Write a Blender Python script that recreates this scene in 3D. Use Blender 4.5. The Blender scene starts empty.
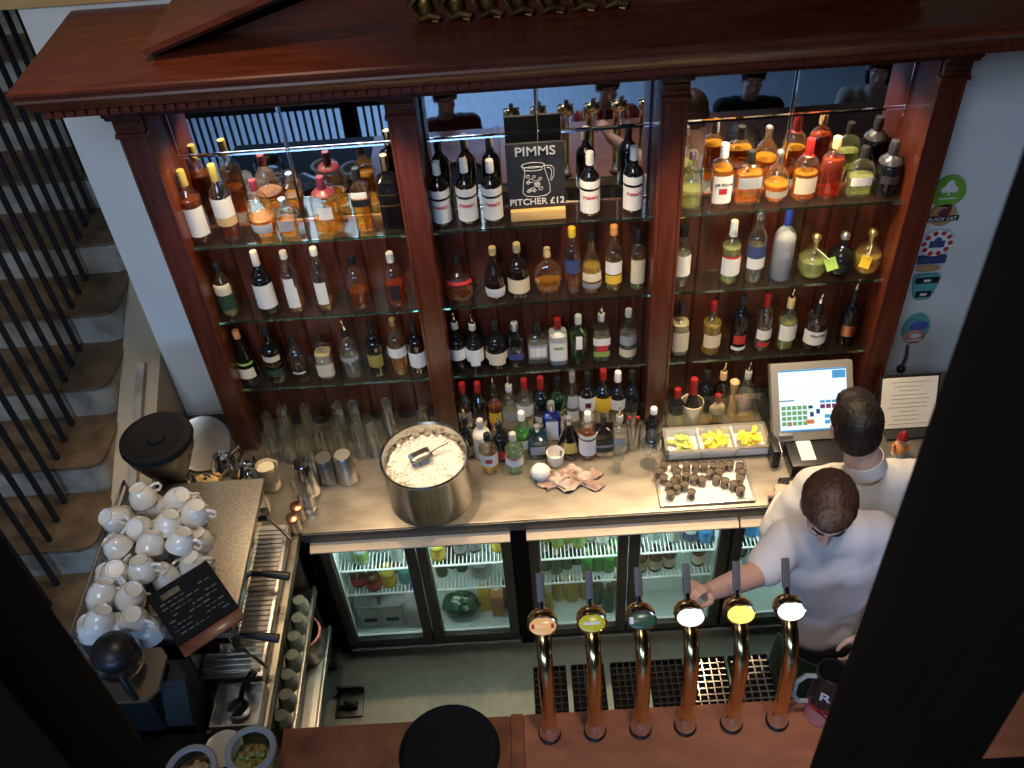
import bpy, bmesh, math, random
from mathutils import Vector, Matrix, Euler
random.seed(7)
C = bpy.context.scene
COL = C.collection
PI = math.pi
R = math.radians

# ------------------------------------------------------------------ camera, world, light, exposure
cam_d = bpy.data.cameras.new('camera'); cam = bpy.data.objects.new('camera', cam_d); COL.objects.link(cam)
cam_d.sensor_width = 36.0; cam_d.lens = 950.0 / 1024.0 * 36.0; cam_d.clip_start = 0.02
_ax = Vector((0.99776, -0.02967, -0.05990)); _ay = Vector((0.06386, 0.68545, 0.72533)); _az = Vector((0.01954, -0.72753, 0.68579))
# columns: camera right, camera up, camera back
cam.matrix_world = Matrix(((_ax.x, _ay.x, _az.x, 0.0), (_ax.y, _ay.y, _az.y, 0.0), (_ax.z, _ay.z, _az.z, 3.70), (0, 0, 0, 1)))
cam_d.dof.use_dof = True; cam_d.dof.focus_distance = 3.1; cam_d.dof.aperture_fstop = 11.0
C.camera = cam
C.view_settings.view_transform = 'Standard'; C.view_settings.look = 'None'
C.view_settings.exposure = 0.1; C.view_settings.gamma = 1.0; C.view_settings.use_curve_mapping = False
C.cycles.transparent_max_bounces = 40; C.cycles.max_bounces = 12; C.cycles.caustics_reflective = False; C.cycles.caustics_refractive = False
C.cycles.sample_clamp_indirect = 4.0

W = bpy.data.worlds.new('world'); C.world = W; W.use_nodes = True
W.node_tree.nodes['Background'].inputs[0].default_value = (0.60, 0.66, 0.78, 1)
W.node_tree.nodes['Background'].inputs[1].default_value = 0.014

def light(name, kind, loc, energy, color, target=None, size=None, spot=None, blend=0.6, size_y=None):
    d = bpy.data.lights.new(name, kind); d.energy = energy; d.color = color
    if kind == 'AREA':
        d.size = size
        if size_y: d.shape = 'RECTANGLE'; d.size_y = size_y
    elif size is not None: d.shadow_soft_size = size
    if kind == 'SPOT': d.spot_size = R(spot); d.spot_blend = blend
    o = bpy.data.objects.new(name, d); COL.objects.link(o); o.location = loc
    if target is not None: o.rotation_euler = (Vector(target) - Vector(loc)).to_track_quat('-Z', 'Y').to_euler()
    return o
WARM = (1.0, 0.74, 0.45)
# halogen downlights set in the cornice soffit
for x, e in ((-0.90, 22), (-0.42, 40), (0.20, 56), (0.68, 54), (0.98, 26)):
    light('cornice_downlight', 'SPOT', (x, 2.46, 2.54), e, WARM, (x, 2.46, 0.9), 0.025, 80, 0.9)
# shelf spots tucked under the cabinet head, close above the top shelf
for x, e in ((-0.95, 16), (-0.66, 15), (0.06, 6), (0.74, 16), (0.92, 36), (1.10, 14)):
    light('shelf_spot', 'SPOT', (x, 2.70, 2.40), e, WARM, (x, 2.755, 1.9), 0.015, 95, 0.8)
# daylight falling into the gallery from the upper windows, behind the viewer
light('gallery_daylight', 'AREA', (-1.5, -2.2, 5.6), 105, (0.72, 0.84, 1.0), (-0.6, 2.6, 2.3), 2.4, size_y=1.6)
# daylight from the street front on the customers' side
light('street_daylight', 'AREA', (-0.9, -1.7, 1.95), 85, (0.30, 0.55, 1.0), (-0.7, -0.9, 0), 2.6, size_y=1.0)
# warm ceiling lamps over the coffee station, the stair foot and the aisle, then an added fill for the bar
light('coffee_lamp', 'SPOT', (-0.75, 2.0, 4.0), 44, (1.0, 0.78, 0.54), (-1.25, 2.1, 1.0), 0.08, 70, 0.8)
light('aisle_lamp', 'SPOT', (0.75, 0.95, 3.95), 62, (1.0, 0.86, 0.76), (0.92, 1.85, 1.1), 0.10, 40, 0.9)
light('bar_fill', 'SPOT', (0.35, 0.85, 3.6), 58, (1.0, 0.84, 0.70), (0.35, 1.2, 1.06), 0.10, 46, 0.9)  # added spot with no fixture, brightens the bar top and taps

# ------------------------------------------------------------------ materials
def principled(name, col, rough=0.5, metal=0.0, spec=0.5, coat=0.0, emit=None, estr=0.0):
    m = bpy.data.materials.new(name); m.use_nodes = True
    b = m.node_tree.nodes['Principled BSDF']
    b.inputs['Base Color'].default_value = (*col, 1); b.inputs['Roughness'].default_value = rough
    b.inputs['Metallic'].default_value = metal; b.inputs['Specular IOR Level'].default_value = spec
    b.inputs['Coat Weight'].default_value = coat; b.inputs['Coat Roughness'].default_value = 0.15
    if emit: b.inputs['Emission Color'].default_value = (*emit, 1); b.inputs['Emission Strength'].default_value = estr
    return m
def noisy(name, c1, c2, scale=8.0, rough=0.5, metal=0.0, stretch=(1, 1, 1), detail=6, bump=0.0, coat=0.0, lo=0.35, hi=0.65, rough2=None, spec=0.5):
    m = principled(name, c1, rough, metal, spec, coat); nt = m.node_tree; b = nt.nodes['Principled BSDF']
    tc = nt.nodes.new('ShaderNodeTexCoord'); mp = nt.nodes.new('ShaderNodeMapping'); mp.inputs['Scale'].default_value = stretch
    nz = nt.nodes.new('ShaderNodeTexNoise'); nz.inputs['Scale'].default_value = scale; nz.inputs['Detail'].default_value = detail
    rp = nt.nodes.new('ShaderNodeValToRGB'); rp.color_ramp.elements[0].position = lo; rp.color_ramp.elements[1].position = hi
    rp.color_ramp.elements[0].color = (*c1, 1); rp.color_ramp.elements[1].color = (*c2, 1)
    nt.links.new(tc.outputs['Object'], mp.inputs[0]); nt.links.new(mp.outputs[0], nz.inputs[0]); nt.links.new(nz.outputs[0], rp.inputs[0])
    nt.links.new(rp.outputs[0], b.inputs['Base Color'])
    if rough2 is not None:
        mr = nt.nodes.new('ShaderNodeMapRange'); mr.inputs[3].default_value = rough; mr.inputs[4].default_value = rough2
        nt.links.new(nz.outputs[0], mr.inputs[0]); nt.links.new(mr.outputs[0], b.inputs['Roughness'])
    if bump:
        bp = nt.nodes.new('ShaderNodeBump'); bp.inputs['Strength'].default_value = bump; bp.inputs['Distance'].default_value = 0.01
        nt.links.new(nz.outputs[0], bp.inputs['Height']); nt.links.new(bp.outputs[0], b.inputs['Normal'])
    return m
def thin_glass(name, col, ior=1.5, gl=(1, 1, 1), boost=2.2, haze=0.006):
    """blown glass wall: what passes is tinted, the rest is mirrored by angle"""
    m = bpy.data.materials.new(name); m.use_nodes = True; nt = m.node_tree; nt.nodes.clear()
    out = nt.nodes.new('ShaderNodeOutputMaterial'); mix = nt.nodes.new('ShaderNodeMixShader')
    t = nt.nodes.new('ShaderNodeBsdfTransparent'); t.inputs[0].default_value = (*col, 1)
    g = nt.nodes.new('ShaderNodeBsdfGlossy'); g.inputs[0].default_value = (*gl, 1); g.inputs[1].default_value = 0.07
    f = nt.nodes.new('ShaderNodeFresnel'); ge = nt.nodes.new('ShaderNodeNewGeometry'); io = nt.nodes.new('ShaderNodeMapRange')
    io.inputs[3].default_value = ior; io.inputs[4].default_value = 1/ior   # a thin wall mirrors alike from both sides
    nt.links.new(ge.outputs['Backfacing'], io.inputs[0]); nt.links.new(io.outputs[0], f.inputs[0])
    bo = nt.nodes.new('ShaderNodeMath'); bo.operation = 'MULTIPLY'; bo.inputs[1].default_value = boost; bo.use_clamp = True
    nt.links.new(f.outputs[0], bo.inputs[0]); nt.links.new(bo.outputs[0], mix.inputs[0])
    df = nt.nodes.new('ShaderNodeBsdfDiffuse'); df.inputs[0].default_value = (*gl, 1); m2 = nt.nodes.new('ShaderNodeMixShader'); m2.inputs[0].default_value = haze
    nt.links.new(t.outputs[0], m2.inputs[1]); nt.links.new(df.outputs[0], m2.inputs[2])   # pale diffuse haze mixed in so the glass shows up
    nt.links.new(m2.outputs[0], mix.inputs[1]); nt.links.new(g.outputs[0], mix.inputs[2])
    nt.links.new(mix.outputs[0], out.inputs[0]); return m
def liquid(name, tint, body, k=0.30):
    """spirit: part lets light through in its colour, part scatters it"""
    m = bpy.data.materials.new(name); m.use_nodes = True; nt = m.node_tree; b = nt.nodes['Principled BSDF']
    b.inputs['Base Color'].default_value = (*body, 1); b.inputs['Roughness'].default_value = 0.08
    t = nt.nodes.new('ShaderNodeBsdfTransparent'); t.inputs[0].default_value = (*tint, 1)
    mix = nt.nodes.new('ShaderNodeMixShader'); mix.inputs[0].default_value = k
    nt.links.new(t.outputs[0], mix.inputs[1]); nt.links.new(b.outputs[0], mix.inputs[2])
    nt.links.new(mix.outputs[0], nt.nodes['Material Output'].inputs[0]); return m
def emitter(name, col, s):
    m = bpy.data.materials.new(name); m.use_nodes = True; nt = m.node_tree; nt.nodes.clear()
    e = nt.nodes.new('ShaderNodeEmission'); e.inputs[0].default_value = (*col, 1); e.inputs[1].default_value = s
    o = nt.nodes.new('ShaderNodeOutputMaterial'); nt.links.new(e.outputs[0], o.inputs[0]); return m
def planks(name, c1, c2, width=0.093):
    """vertical tongue and groove boards"""
    m = noisy(name, c1, c2, 6, 0.38, stretch=(9, 9, 0.8), coat=0.25); nt = m.node_tree; b = nt.nodes['Principled BSDF']
    tc = nt.nodes.new('ShaderNodeTexCoord'); sx = nt.nodes.new('ShaderNodeSeparateXYZ'); nt.links.new(tc.outputs['Object'], sx.inputs[0])
    a = nt.nodes.new('ShaderNodeMath'); a.operation = 'DIVIDE'; a.inputs[1].default_value = width; nt.links.new(sx.outputs[0], a.inputs[0])
    fr = nt.nodes.new('ShaderNodeMath'); fr.operation = 'FRACT'; nt.links.new(a.outputs[0], fr.inputs[0])
    pk = nt.nodes.new('ShaderNodeMath'); pk.operation = 'PINGPONG'; pk.inputs[1].default_value = 0.5; nt.links.new(fr.outputs[0], pk.inputs[0])
    st = nt.nodes.new('ShaderNodeMapRange'); st.inputs[1].default_value = 0.0; st.inputs[2].default_value = 0.06; nt.links.new(pk.outputs[0], st.inputs[0])
    bp = nt.nodes.new('ShaderNodeBump'); bp.inputs['Strength'].default_value = 0.9; bp.inputs['Distance'].default_value = 0.006
    nt.links.new(st.outputs[0], bp.inputs['Height']); nt.links.new(bp.outputs[0], b.inputs['Normal']); return m

M = {}
M['mahogany'] = noisy('mahogany', (0.085, 0.016, 0.007), (0.165, 0.034, 0.014), 5, 0.40, stretch=(1.2, 8, 8), coat=0.12, lo=0.3, hi=0.7)
M['mahogany_v'] = noisy('mahogany_upright', (0.070, 0.013, 0.006), (0.135, 0.028, 0.012), 5, 0.36, stretch=(9, 9, 1.0), coat=0.3, lo=0.3, hi=0.7)
M['planks'] = planks('mahogany_boards', (0.065, 0.012, 0.006), (0.13, 0.026, 0.011))
M['gilt'] = noisy('dull_gilding', (0.30, 0.17, 0.05), (0.10, 0.05, 0.02), 30, 0.4, 0.8)
M['mirror'] = principled('mirror_silver', (0.86, 0.89, 0.92), 0.015, 1.0)
M['bevel'] = principled('mirror_bevel', (0.95, 0.97, 1.0), 0.08, 1.0)
M['steel'] = noisy('brushed_steel', (0.56, 0.53, 0.49), (0.70, 0.67, 0.62), 40, 0.30, 1.0, stretch=(0.6, 14, 14), rough2=0.42)
M['worktop'] = noisy('worn_steel_worktop', (0.25, 0.22, 0.185), (0.36, 0.32, 0.27), 7, 0.30, 0.85, stretch=(1, 2.5, 1), rough2=0.5)
M['bowl_steel'] = noisy('spun_steel', (0.36, 0.36, 0.36), (0.52, 0.51, 0.49), 30, 0.16, 1.0, stretch=(6, 6, 0.3), rough2=0.26)
M['steel_d'] = principled('dull_steel', (0.30, 0.29, 0.28), 0.35, 1.0)
M['edge'] = principled('dark_steel_edge', (0.16, 0.155, 0.145), 0.4, 0.7)
M['chrome'] = principled('chrome', (0.80, 0.79, 0.77), 0.10, 1.0)
M['brass'] = noisy('polished_brass', (0.80, 0.52, 0.22), (0.68, 0.40, 0.16), 14, 0.16, 1.0)
M['copper'] = principled('copper', (0.75, 0.36, 0.20), 0.28, 1.0)
M['black'] = principled('black_plastic', (0.012, 0.012, 0.013), 0.4)
M['blackmatt'] = principled('black_matt', (0.010, 0.010, 0.011), 0.8, spec=0.15)
M['rubber'] = principled('black_rubber', (0.016, 0.016, 0.017), 0.7)
M['darkwood'] = noisy('dark_stained_wood', (0.007, 0.006, 0.005), (0.011, 0.008, 0.007), 6, 0.7, stretch=(8, 8, 1), spec=0.1)
M['iron'] = principled('black_iron', (0.008, 0.008, 0.009), 0.55)
M['white'] = principled('white_china', (0.80, 0.77, 0.72), 0.16, coat=0.4)
M['whiteplastic'] = principled('white_plastic', (0.80, 0.80, 0.78), 0.4)
M['paper'] = principled('white_paper', (0.80, 0.79, 0.75), 0.7)
M['cream'] = principled('cream_paper', (0.72, 0.62, 0.44), 0.7)
M['greyl'] = principled('grey_label', (0.33, 0.35, 0.38), 0.6)
M['navy'] = principled('navy_label', (0.05, 0.07, 0.20), 0.5)
M['redl'] = principled('red_label', (0.50, 0.03, 0.03), 0.5)
M['yell'] = principled('yellow_label', (0.80, 0.50, 0.04), 0.5)
M['blackl'] = principled('black_label', (0.015, 0.015, 0.017), 0.45)
M['greenl'] = principled('green_label', (0.25, 0.40, 0.08), 0.5)
M['darkgreenl'] = principled('dark_green_label', (0.03, 0.06, 0.035), 0.5)
M['capwhite'] = principled('white_cap', (0.80, 0.78, 0.74), 0.35)
M['capred'] = principled('red_cap', (0.24, 0.012, 0.012), 0.35)
M['caporange'] = principled('orange_cork', (0.72, 0.30, 0.10), 0.5)
M['cork'] = principled('pale_cork', (0.62, 0.42, 0.20), 0.6)
M['capgold'] = principled('gold_cap', (0.80, 0.58, 0.22), 0.3, 0.9)
M['capsilver'] = principled('silver_cap', (0.75, 0.75, 0.76), 0.25, 0.9)
M['capblue'] = principled('blue_cap', (0.03, 0.06, 0.38), 0.35)
M['capgrey'] = principled('grey_cap', (0.45, 0.45, 0.44), 0.4)
M['capblack'] = M['black']
M['maroon'] = principled('maroon_foil', (0.16, 0.025, 0.045), 0.35)
M['olive'] = principled('olive_foil', (0.34, 0.28, 0.07), 0.4)
M['g_clear'] = thin_glass('clear_glass', (0.93, 0.95, 0.94))
M['g_tumbler'] = thin_glass('tumbler_glass', (0.90, 0.92, 0.90), boost=2.4, haze=0.004)
M['g_green'] = thin_glass('green_glass', (0.12, 0.42, 0.14))
M['g_dgreen'] = thin_glass('dark_green_glass', (0.035, 0.10, 0.04))
M['g_brown'] = thin_glass('brown_glass', (0.26, 0.10, 0.03))
M['g_black'] = principled('black_glass', (0.008, 0.008, 0.010), 0.08)
M['g_teal'] = thin_glass('teal_glass', (0.10, 0.36, 0.42))
M['g_blue'] = thin_glass('blue_glass', (0.08, 0.26, 0.75))
M['g_pale'] = thin_glass('pale_green_glass', (0.68, 0.88, 0.72))
M['g_frost'] = principled('frosted_glass', (0.62, 0.64, 0.66), 0.35)
M['g_frost'].node_tree.nodes['Principled BSDF'].inputs['Transmission Weight'].default_value = 0.45
M['g_shelf'] = thin_glass('shelf_glass', (0.88, 0.95, 0.91), boost=0.8, haze=0.003)
M['g_edge'] = thin_glass('green_glass_edge', (0.45, 0.66, 0.56))
M['pewter'] = principled('dark_pewter', (0.10, 0.10, 0.11), 0.25, 0.6)
M['l_amber'] = liquid('amber_spirit', (1.0, 0.60, 0.18), (0.70, 0.32, 0.03))
M['l_damber'] = liquid('dark_amber_spirit', (0.75, 0.26, 0.06), (0.34, 0.085, 0.010))
M['l_red'] = liquid('ruby_spirit', (0.95, 0.28, 0.08), (0.50, 0.075, 0.016))
M['l_gold'] = liquid('golden_spirit', (1.0, 0.82, 0.36), (0.75, 0.50, 0.10))
M['l_water'] = liquid('clear_spirit', (0.95, 0.95, 0.90), (0.55, 0.55, 0.48), 0.16)
M['l_pale'] = liquid('pale_green_spirit', (0.90, 0.95, 0.62), (0.55, 0.58, 0.25), 0.3)
M['l_dark'] = liquid('dark_liqueur', (0.16, 0.06, 0.03), (0.05, 0.018, 0.010), 0.6)
M['l_cream'] = principled('cream_liqueur', (0.55, 0.42, 0.26), 0.4)
M['l_teal'] = liquid('teal_spirit', (0.35, 0.8, 0.85), (0.06, 0.30, 0.36), 0.4)
M['l_blue'] = liquid('blue_spirit', (0.25, 0.55, 1.0), (0.03, 0.16, 0.50), 0.5)
M['l_green'] = liquid('green_spirit', (0.45, 0.85, 0.4), (0.08, 0.30, 0.08), 0.4)
M['plaster'] = noisy('white_plaster', (0.74, 0.73, 0.71), (0.80, 0.79, 0.77), 3, 0.8, bump=0.03)
M['limewash'] = noisy('beige_limewash', (0.36, 0.29, 0.20), (0.46, 0.38, 0.27), 4, 0.8)
M['stone'] = noisy('worn_stone', (0.20, 0.18, 0.14), (0.44, 0.40, 0.33), 9, 0.75, bump=0.15)
M['tread'] = noisy('worn_brown_tread', (0.085, 0.052, 0.028), (0.19, 0.125, 0.07), 9, 0.6, bump=0.08)
M['floor'] = noisy('grey_green_vinyl', (0.145, 0.145, 0.115), (0.18, 0.178, 0.142), 25, 0.42, spec=0.4)
M['floor_f'] = noisy('pale_floor_boards', (0.36, 0.37, 0.38), (0.45, 0.46, 0.47), 6, 0.4, stretch=(8, 1, 1))
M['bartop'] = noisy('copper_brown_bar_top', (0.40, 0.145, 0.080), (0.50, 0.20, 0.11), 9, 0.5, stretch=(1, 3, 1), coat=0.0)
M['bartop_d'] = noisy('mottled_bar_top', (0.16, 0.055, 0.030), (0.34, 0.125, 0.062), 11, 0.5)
M['fridgegrey'] = principled('dark_fridge_frame', (0.085, 0.080, 0.068), 0.42, 0.2)
M['liner'] = principled('pale_fridge_liner', (0.62, 0.70, 0.68), 0.45)
M['fascia'] = noisy('beige_fascia', (0.62, 0.50, 0.37), (0.70, 0.58, 0.44), 5, 0.5)
M['wire'] = principled('white_wire', (0.85, 0.87, 0.86), 0.35)
M['tube'] = emitter('fridge_tube_light', (0.80, 1.0, 0.95), 14.0)
M['g_door'] = thin_glass('door_glass', (0.92, 0.97, 0.95), boost=1.0, haze=0.004)
M['skin'] = noisy('skin', (0.74, 0.44, 0.34), (0.80, 0.50, 0.40), 12, 0.5)
M['hair_dark'] = noisy('dark_brown_hair', (0.012, 0.008, 0.006), (0.03, 0.02, 0.014), 60, 0.5, stretch=(1, 1, 0.2), bump=0.3)
M['hair_brown'] = noisy('brown_hair', (0.055, 0.024, 0.013), (0.095, 0.042, 0.022), 60, 0.5, stretch=(1, 1, 0.2), bump=0.3)
M['shirt'] = noisy('white_cotton', (0.78, 0.75, 0.71), (0.84, 0.81, 0.78), 9, 0.85, bump=0.15)
M['tshirt'] = noisy('white_jersey', (0.72, 0.68, 0.70), (0.78, 0.74, 0.76), 7, 0.85, bump=0.15)
M['apron'] = principled('dark_green_apron', (0.012, 0.040, 0.028), 0.8)
M['trousers'] = principled('black_cotton', (0.014, 0.014, 0.016), 0.85)
M['chalk'] = principled('chalk', (0.75, 0.75, 0.73), 0.9)
M['slate'] = noisy('blackboard', (0.016, 0.018, 0.024), (0.026, 0.028, 0.035), 20, 0.7)
M['goldwood'] = noisy('pale_gold_wood', (0.60, 0.36, 0.12), (0.70, 0.45, 0.18), 8, 0.45, stretch=(1, 8, 8))
M['ice'] = noisy('crushed_ice', (0.78, 0.74, 0.66), (0.90, 0.88, 0.82), 60, 0.25, bump=0.8)
M['lemon'] = noisy('lemon_slice', (0.85, 0.62, 0.03), (0.90, 0.75, 0.15), 30, 0.4)
M['lime'] = noisy('lime_slice', (0.45, 0.52, 0.10), (0.65, 0.66, 0.25), 30, 0.4)
M['orange'] = noisy('orange_slice', (0.75, 0.25, 0.03), (0.85, 0.38, 0.06), 30, 0.4)
M['acrylic'] = thin_glass('clear_acrylic', (0.88, 0.86, 0.80))

# ------------------------------------------------------------------ builders
def finish(me, ang=38):
    for p in me.polygons: p.use_smooth = True
    me.set_sharp_from_angle(angle=R(ang))
def wmat(o):
    m = o.matrix_basis.copy()
    while o.parent: o = o.parent; m = o.matrix_basis @ m
    return m
def obj(name, bm, mat, parent=None, local=False, ang=38, recalc=True):
    if recalc: bmesh.ops.recalc_face_normals(bm, faces=bm.faces[:])
    if parent is not None and not local: bm.transform(wmat(parent).inverted())
    me = bpy.data.meshes.new(name); bm.to_mesh(me); bm.free(); finish(me, ang)
    me.materials.append(mat)
    o = bpy.data.objects.new(name, me); COL.objects.link(o)
    if parent is not None: o.parent = parent
    return o
def obj_me(name, me, mat, parent=None):
    if mat and not me.materials: me.materials.append(mat)
    o = bpy.data.objects.new(name, me); COL.objects.link(o)
    if parent is not None: o.parent = parent
    return o
def tag(o, label, cat, group=None, kind=None):
    o['label'] = label; o['category'] = cat
    if group: o['group'] = group
    if kind: o['kind'] = kind
    return o
def thing(name, label, cat, loc=(0, 0, 0), rz=0.0, group=None):
    o = bpy.data.objects.new(name, None); COL.objects.link(o); o.empty_display_size = 0.05
    o.location = loc; o.rotation_euler = (0, 0, rz); return tag(o, label, cat, group)
def struct(name, bm, mat, label, cat):
    return tag(obj(name, bm, mat), label, cat, None, 'structure')
def dup(root, loc, rz=None, rot=None, label=None, group=None, scale=None):
    r = root.copy(); COL.objects.link(r); r.location = loc
    if rz is not None: r.rotation_euler = (0, 0, rz)
    if rot is not None: r.rotation_euler = rot
    if scale is not None: r.scale = (scale,) * 3 if not isinstance(scale, tuple) else scale
    if label: r['label'] = label
    if group: r['group'] = group
    for ch in list(root.children):
        c = ch.copy(); COL.objects.link(c); c.parent = r
        for g in list(ch.children):
            d = g.copy(); COL.objects.link(d); d.parent = c
    return r

def bx(bm, x0, x1, y0, y1, z0, z1, bev=0.0, mat=None):
    r = bmesh.ops.create_cube(bm, size=1.0, matrix=Matrix.Translation(((x0+x1)/2, (y0+y1)/2, (z0+z1)/2)) @ Matrix.Diagonal((abs(x1-x0), abs(y1-y0), abs(z1-z0), 1)))
    vs = r['verts']
    if bev > 0:
        es = list({e for v in vs for e in v.link_edges})
        rr = bmesh.ops.bevel(bm, geom=es, offset=bev, segments=2, affect='EDGES', profile=0.6)
        vs = list({v for f in rr['faces'] for v in f.verts} | {v for v in vs if v.is_valid})
    if mat is not None: bmesh.ops.transform(bm, matrix=mat, verts=vs)
    return vs
def box(x0, x1, y0, y1, z0, z1, bev=0.0):
    bm = bmesh.new(); bx(bm, x0, x1, y0, y1, z0, z1, bev); return bm
def frame_of(d):
    d = d.normalized(); u = Vector((0, 0, 1)) if abs(d.z) < 0.9 else Vector((1, 0, 0))
    a = d.cross(u).normalized(); b = d.cross(a).normalized(); return a, b
def tube(bm, pts, r, seg=10, caps=True, ell=1.0):
    """tube through points, one radius or a radius each, frames carried along"""
    pts = [Vector(p) for p in pts]; n = len(pts); rs = r if isinstance(r, (list, tuple)) else [r] * n
    rings = []; a = None
    for i, p in enumerate(pts):
        d = (pts[min(i+1, n-1)] - pts[max(i-1, 0)]).normalized()
        if a is None: a, b = frame_of(d)
        else:
            a = (a - d * a.dot(d)).normalized(); b = d.cross(a).normalized()
        rings.append([bm.verts.new(p + (a * math.cos(2*PI*k/seg) + b * math.sin(2*PI*k/seg) * ell) * rs[i]) for k in range(seg)])
    for i in range(n-1):
        for k in range(seg): bm.faces.new((rings[i][k], rings[i][(k+1) % seg], rings[i+1][(k+1) % seg], rings[i+1][k]))
    if caps: bm.faces.new(rings[0][::-1]); bm.faces.new(rings[-1])
    return bm
def lathe(bm, prof, seg=28, sec=2.0, ay=1.0, a0=0.0, a1=2*PI, mat=None, close=False):
    """turn a profile of (radius, z) round z; sec > 2 squares the section, ay flattens it in y"""
    full = abs(a1 - a0 - 2*PI) < 1e-6; nk = seg if full else seg + 1; rings = []
    for r, z in prof:
        if r < 1e-6 and full: rings.append([bm.verts.new((0, 0, z))]); continue
        ring = []
        for k in range(nk):
            a = a0 + (a1-a0) * k / seg; c, s = math.cos(a), math.sin(a)
            if sec != 2.0:
                c = math.copysign(abs(c) ** (2/sec), c); s = math.copysign(abs(s) ** (2/sec), s)
            ring.append(bm.verts.new((r*c, r*s*ay, z)))
        rings.append(ring)
    for i in range(len(rings)-1):
        A, B = rings[i], rings[i+1]
        for k in range(seg):
            k2 = (k+1) % nk
            if len(A) == 1 and len(B) == 1: continue
            if len(A) == 1: bm.faces.new((A[0], B[k2], B[k]))
            elif len(B) == 1: bm.faces.new((A[k], A[k2], B[0]))
            else: bm.faces.new((A[k], A[k2], B[k2], B[k]))
    if mat is not None: bmesh.ops.transform(bm, matrix=mat, verts=[v for rg in rings for v in rg])
    return bm
def L(prof, **k): return lathe(bmesh.new(), prof, **k)
def at(x, y, z=0.0): return Matrix.Translation((x, y, z))
def sweep(path, prof):
    """moulding: profile of (inward offset, z) along a path of (x, y) corners, mitred"""
    bm = bmesh.new(); n = len(path); rows = []
    P = [Vector(p) for p in path]
    for i in range(n):
        dirs = []
        if i > 0: dirs.append((P[i]-P[i-1]).normalized())
        if i < n-1: dirs.append((P[i+1]-P[i]).normalized())
        ns = [Vector((-d.y, d.x)) for d in dirs]
        m = sum(ns, Vector((0, 0))); m.normalize(); m /= max(0.3, m.dot(ns[0]))
        rows.append([bm.verts.new((P[i].x + m.x*o, P[i].y + m.y*o, z)) for o, z in prof])
    for i in range(n-1):
        for k in range(len(prof)-1): bm.faces.new((rows[i][k], rows[i+1][k], rows[i+1][k+1], rows[i][k+1]))
    return bm
def prism(bm, pts, axis, a0, a1):
    """extrude a polygon of 2-D points along an axis ('x': (y,z), 'y': (x,z), 'z': (x,y))"""
    def v(p, a): return {'x': (a, p[0], p[1]), 'y': (p[0], a, p[1]), 'z': (p[0], p[1], a)}[axis]
    A = [bm.verts.new(v(p, a0)) for p in pts]; B = [bm.verts.new(v(p, a1)) for p in pts]; n = len(pts)
    bm.faces.new(A); bm.faces.new(B[::-1])
    for i in range(n): bm.faces.new((A[i], B[i], B[(i+1) % n], A[(i+1) % n]))
    return bm
def ball(bm, c, r, seg=12, mat=None):
    rx, ry, rz = r if isinstance(r, (tuple, list)) else (r, r, r)
    m = Matrix.Translation(c) @ (mat.to_4x4() if mat is not None else Matrix.Identity(4)) @ Matrix.Diagonal((rx, ry, rz, 1))
    bmesh.ops.create_uvsphere(bm, u_segments=seg, v_segments=max(6, seg*2//3), radius=1.0, matrix=m); return bm
def text_mesh(s, size, extrude=0.0004, space=1.0):
    """lettering in the x-z plane, centred, facing -y"""
    c = bpy.data.curves.new('lettering', 'FONT'); c.body = s; c.size = size; c.align_x = 'CENTER'; c.align_y = 'CENTER'; c.extrude = extrude
    c.space_character = space; c.offset = size*0.012; c.resolution_u = 3
    o = bpy.data.objects.new('lettering', c); COL.objects.link(o)
    me = bpy.data.meshes.new_from_object(o.evaluated_get(bpy.context.evaluated_depsgraph_get()))
    bpy.data.objects.remove(o); bpy.data.curves.remove(c)
    me.transform(Matrix.Rotation(PI/2, 4, 'X')); return me
def lettering(s, size, mat, parent, loc=(0, 0, 0), rot=(0, 0, 0), bend=None, bold=0.0, name='lettering', sx=1.0):
    me = text_mesh(s, size)
    if sx != 1.0: me.transform(Matrix.Diagonal((sx, 1, 1, 1)))
    if bend:
        for v in me.vertices:
            a = v.co.x / bend - PI/2; rr = bend - v.co.y
            v.co.x, v.co.y = rr*math.cos(a), rr*math.sin(a)
    o = obj_me(name, me, mat, parent); o.location = loc; o.rotation_euler = rot; return o

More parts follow.
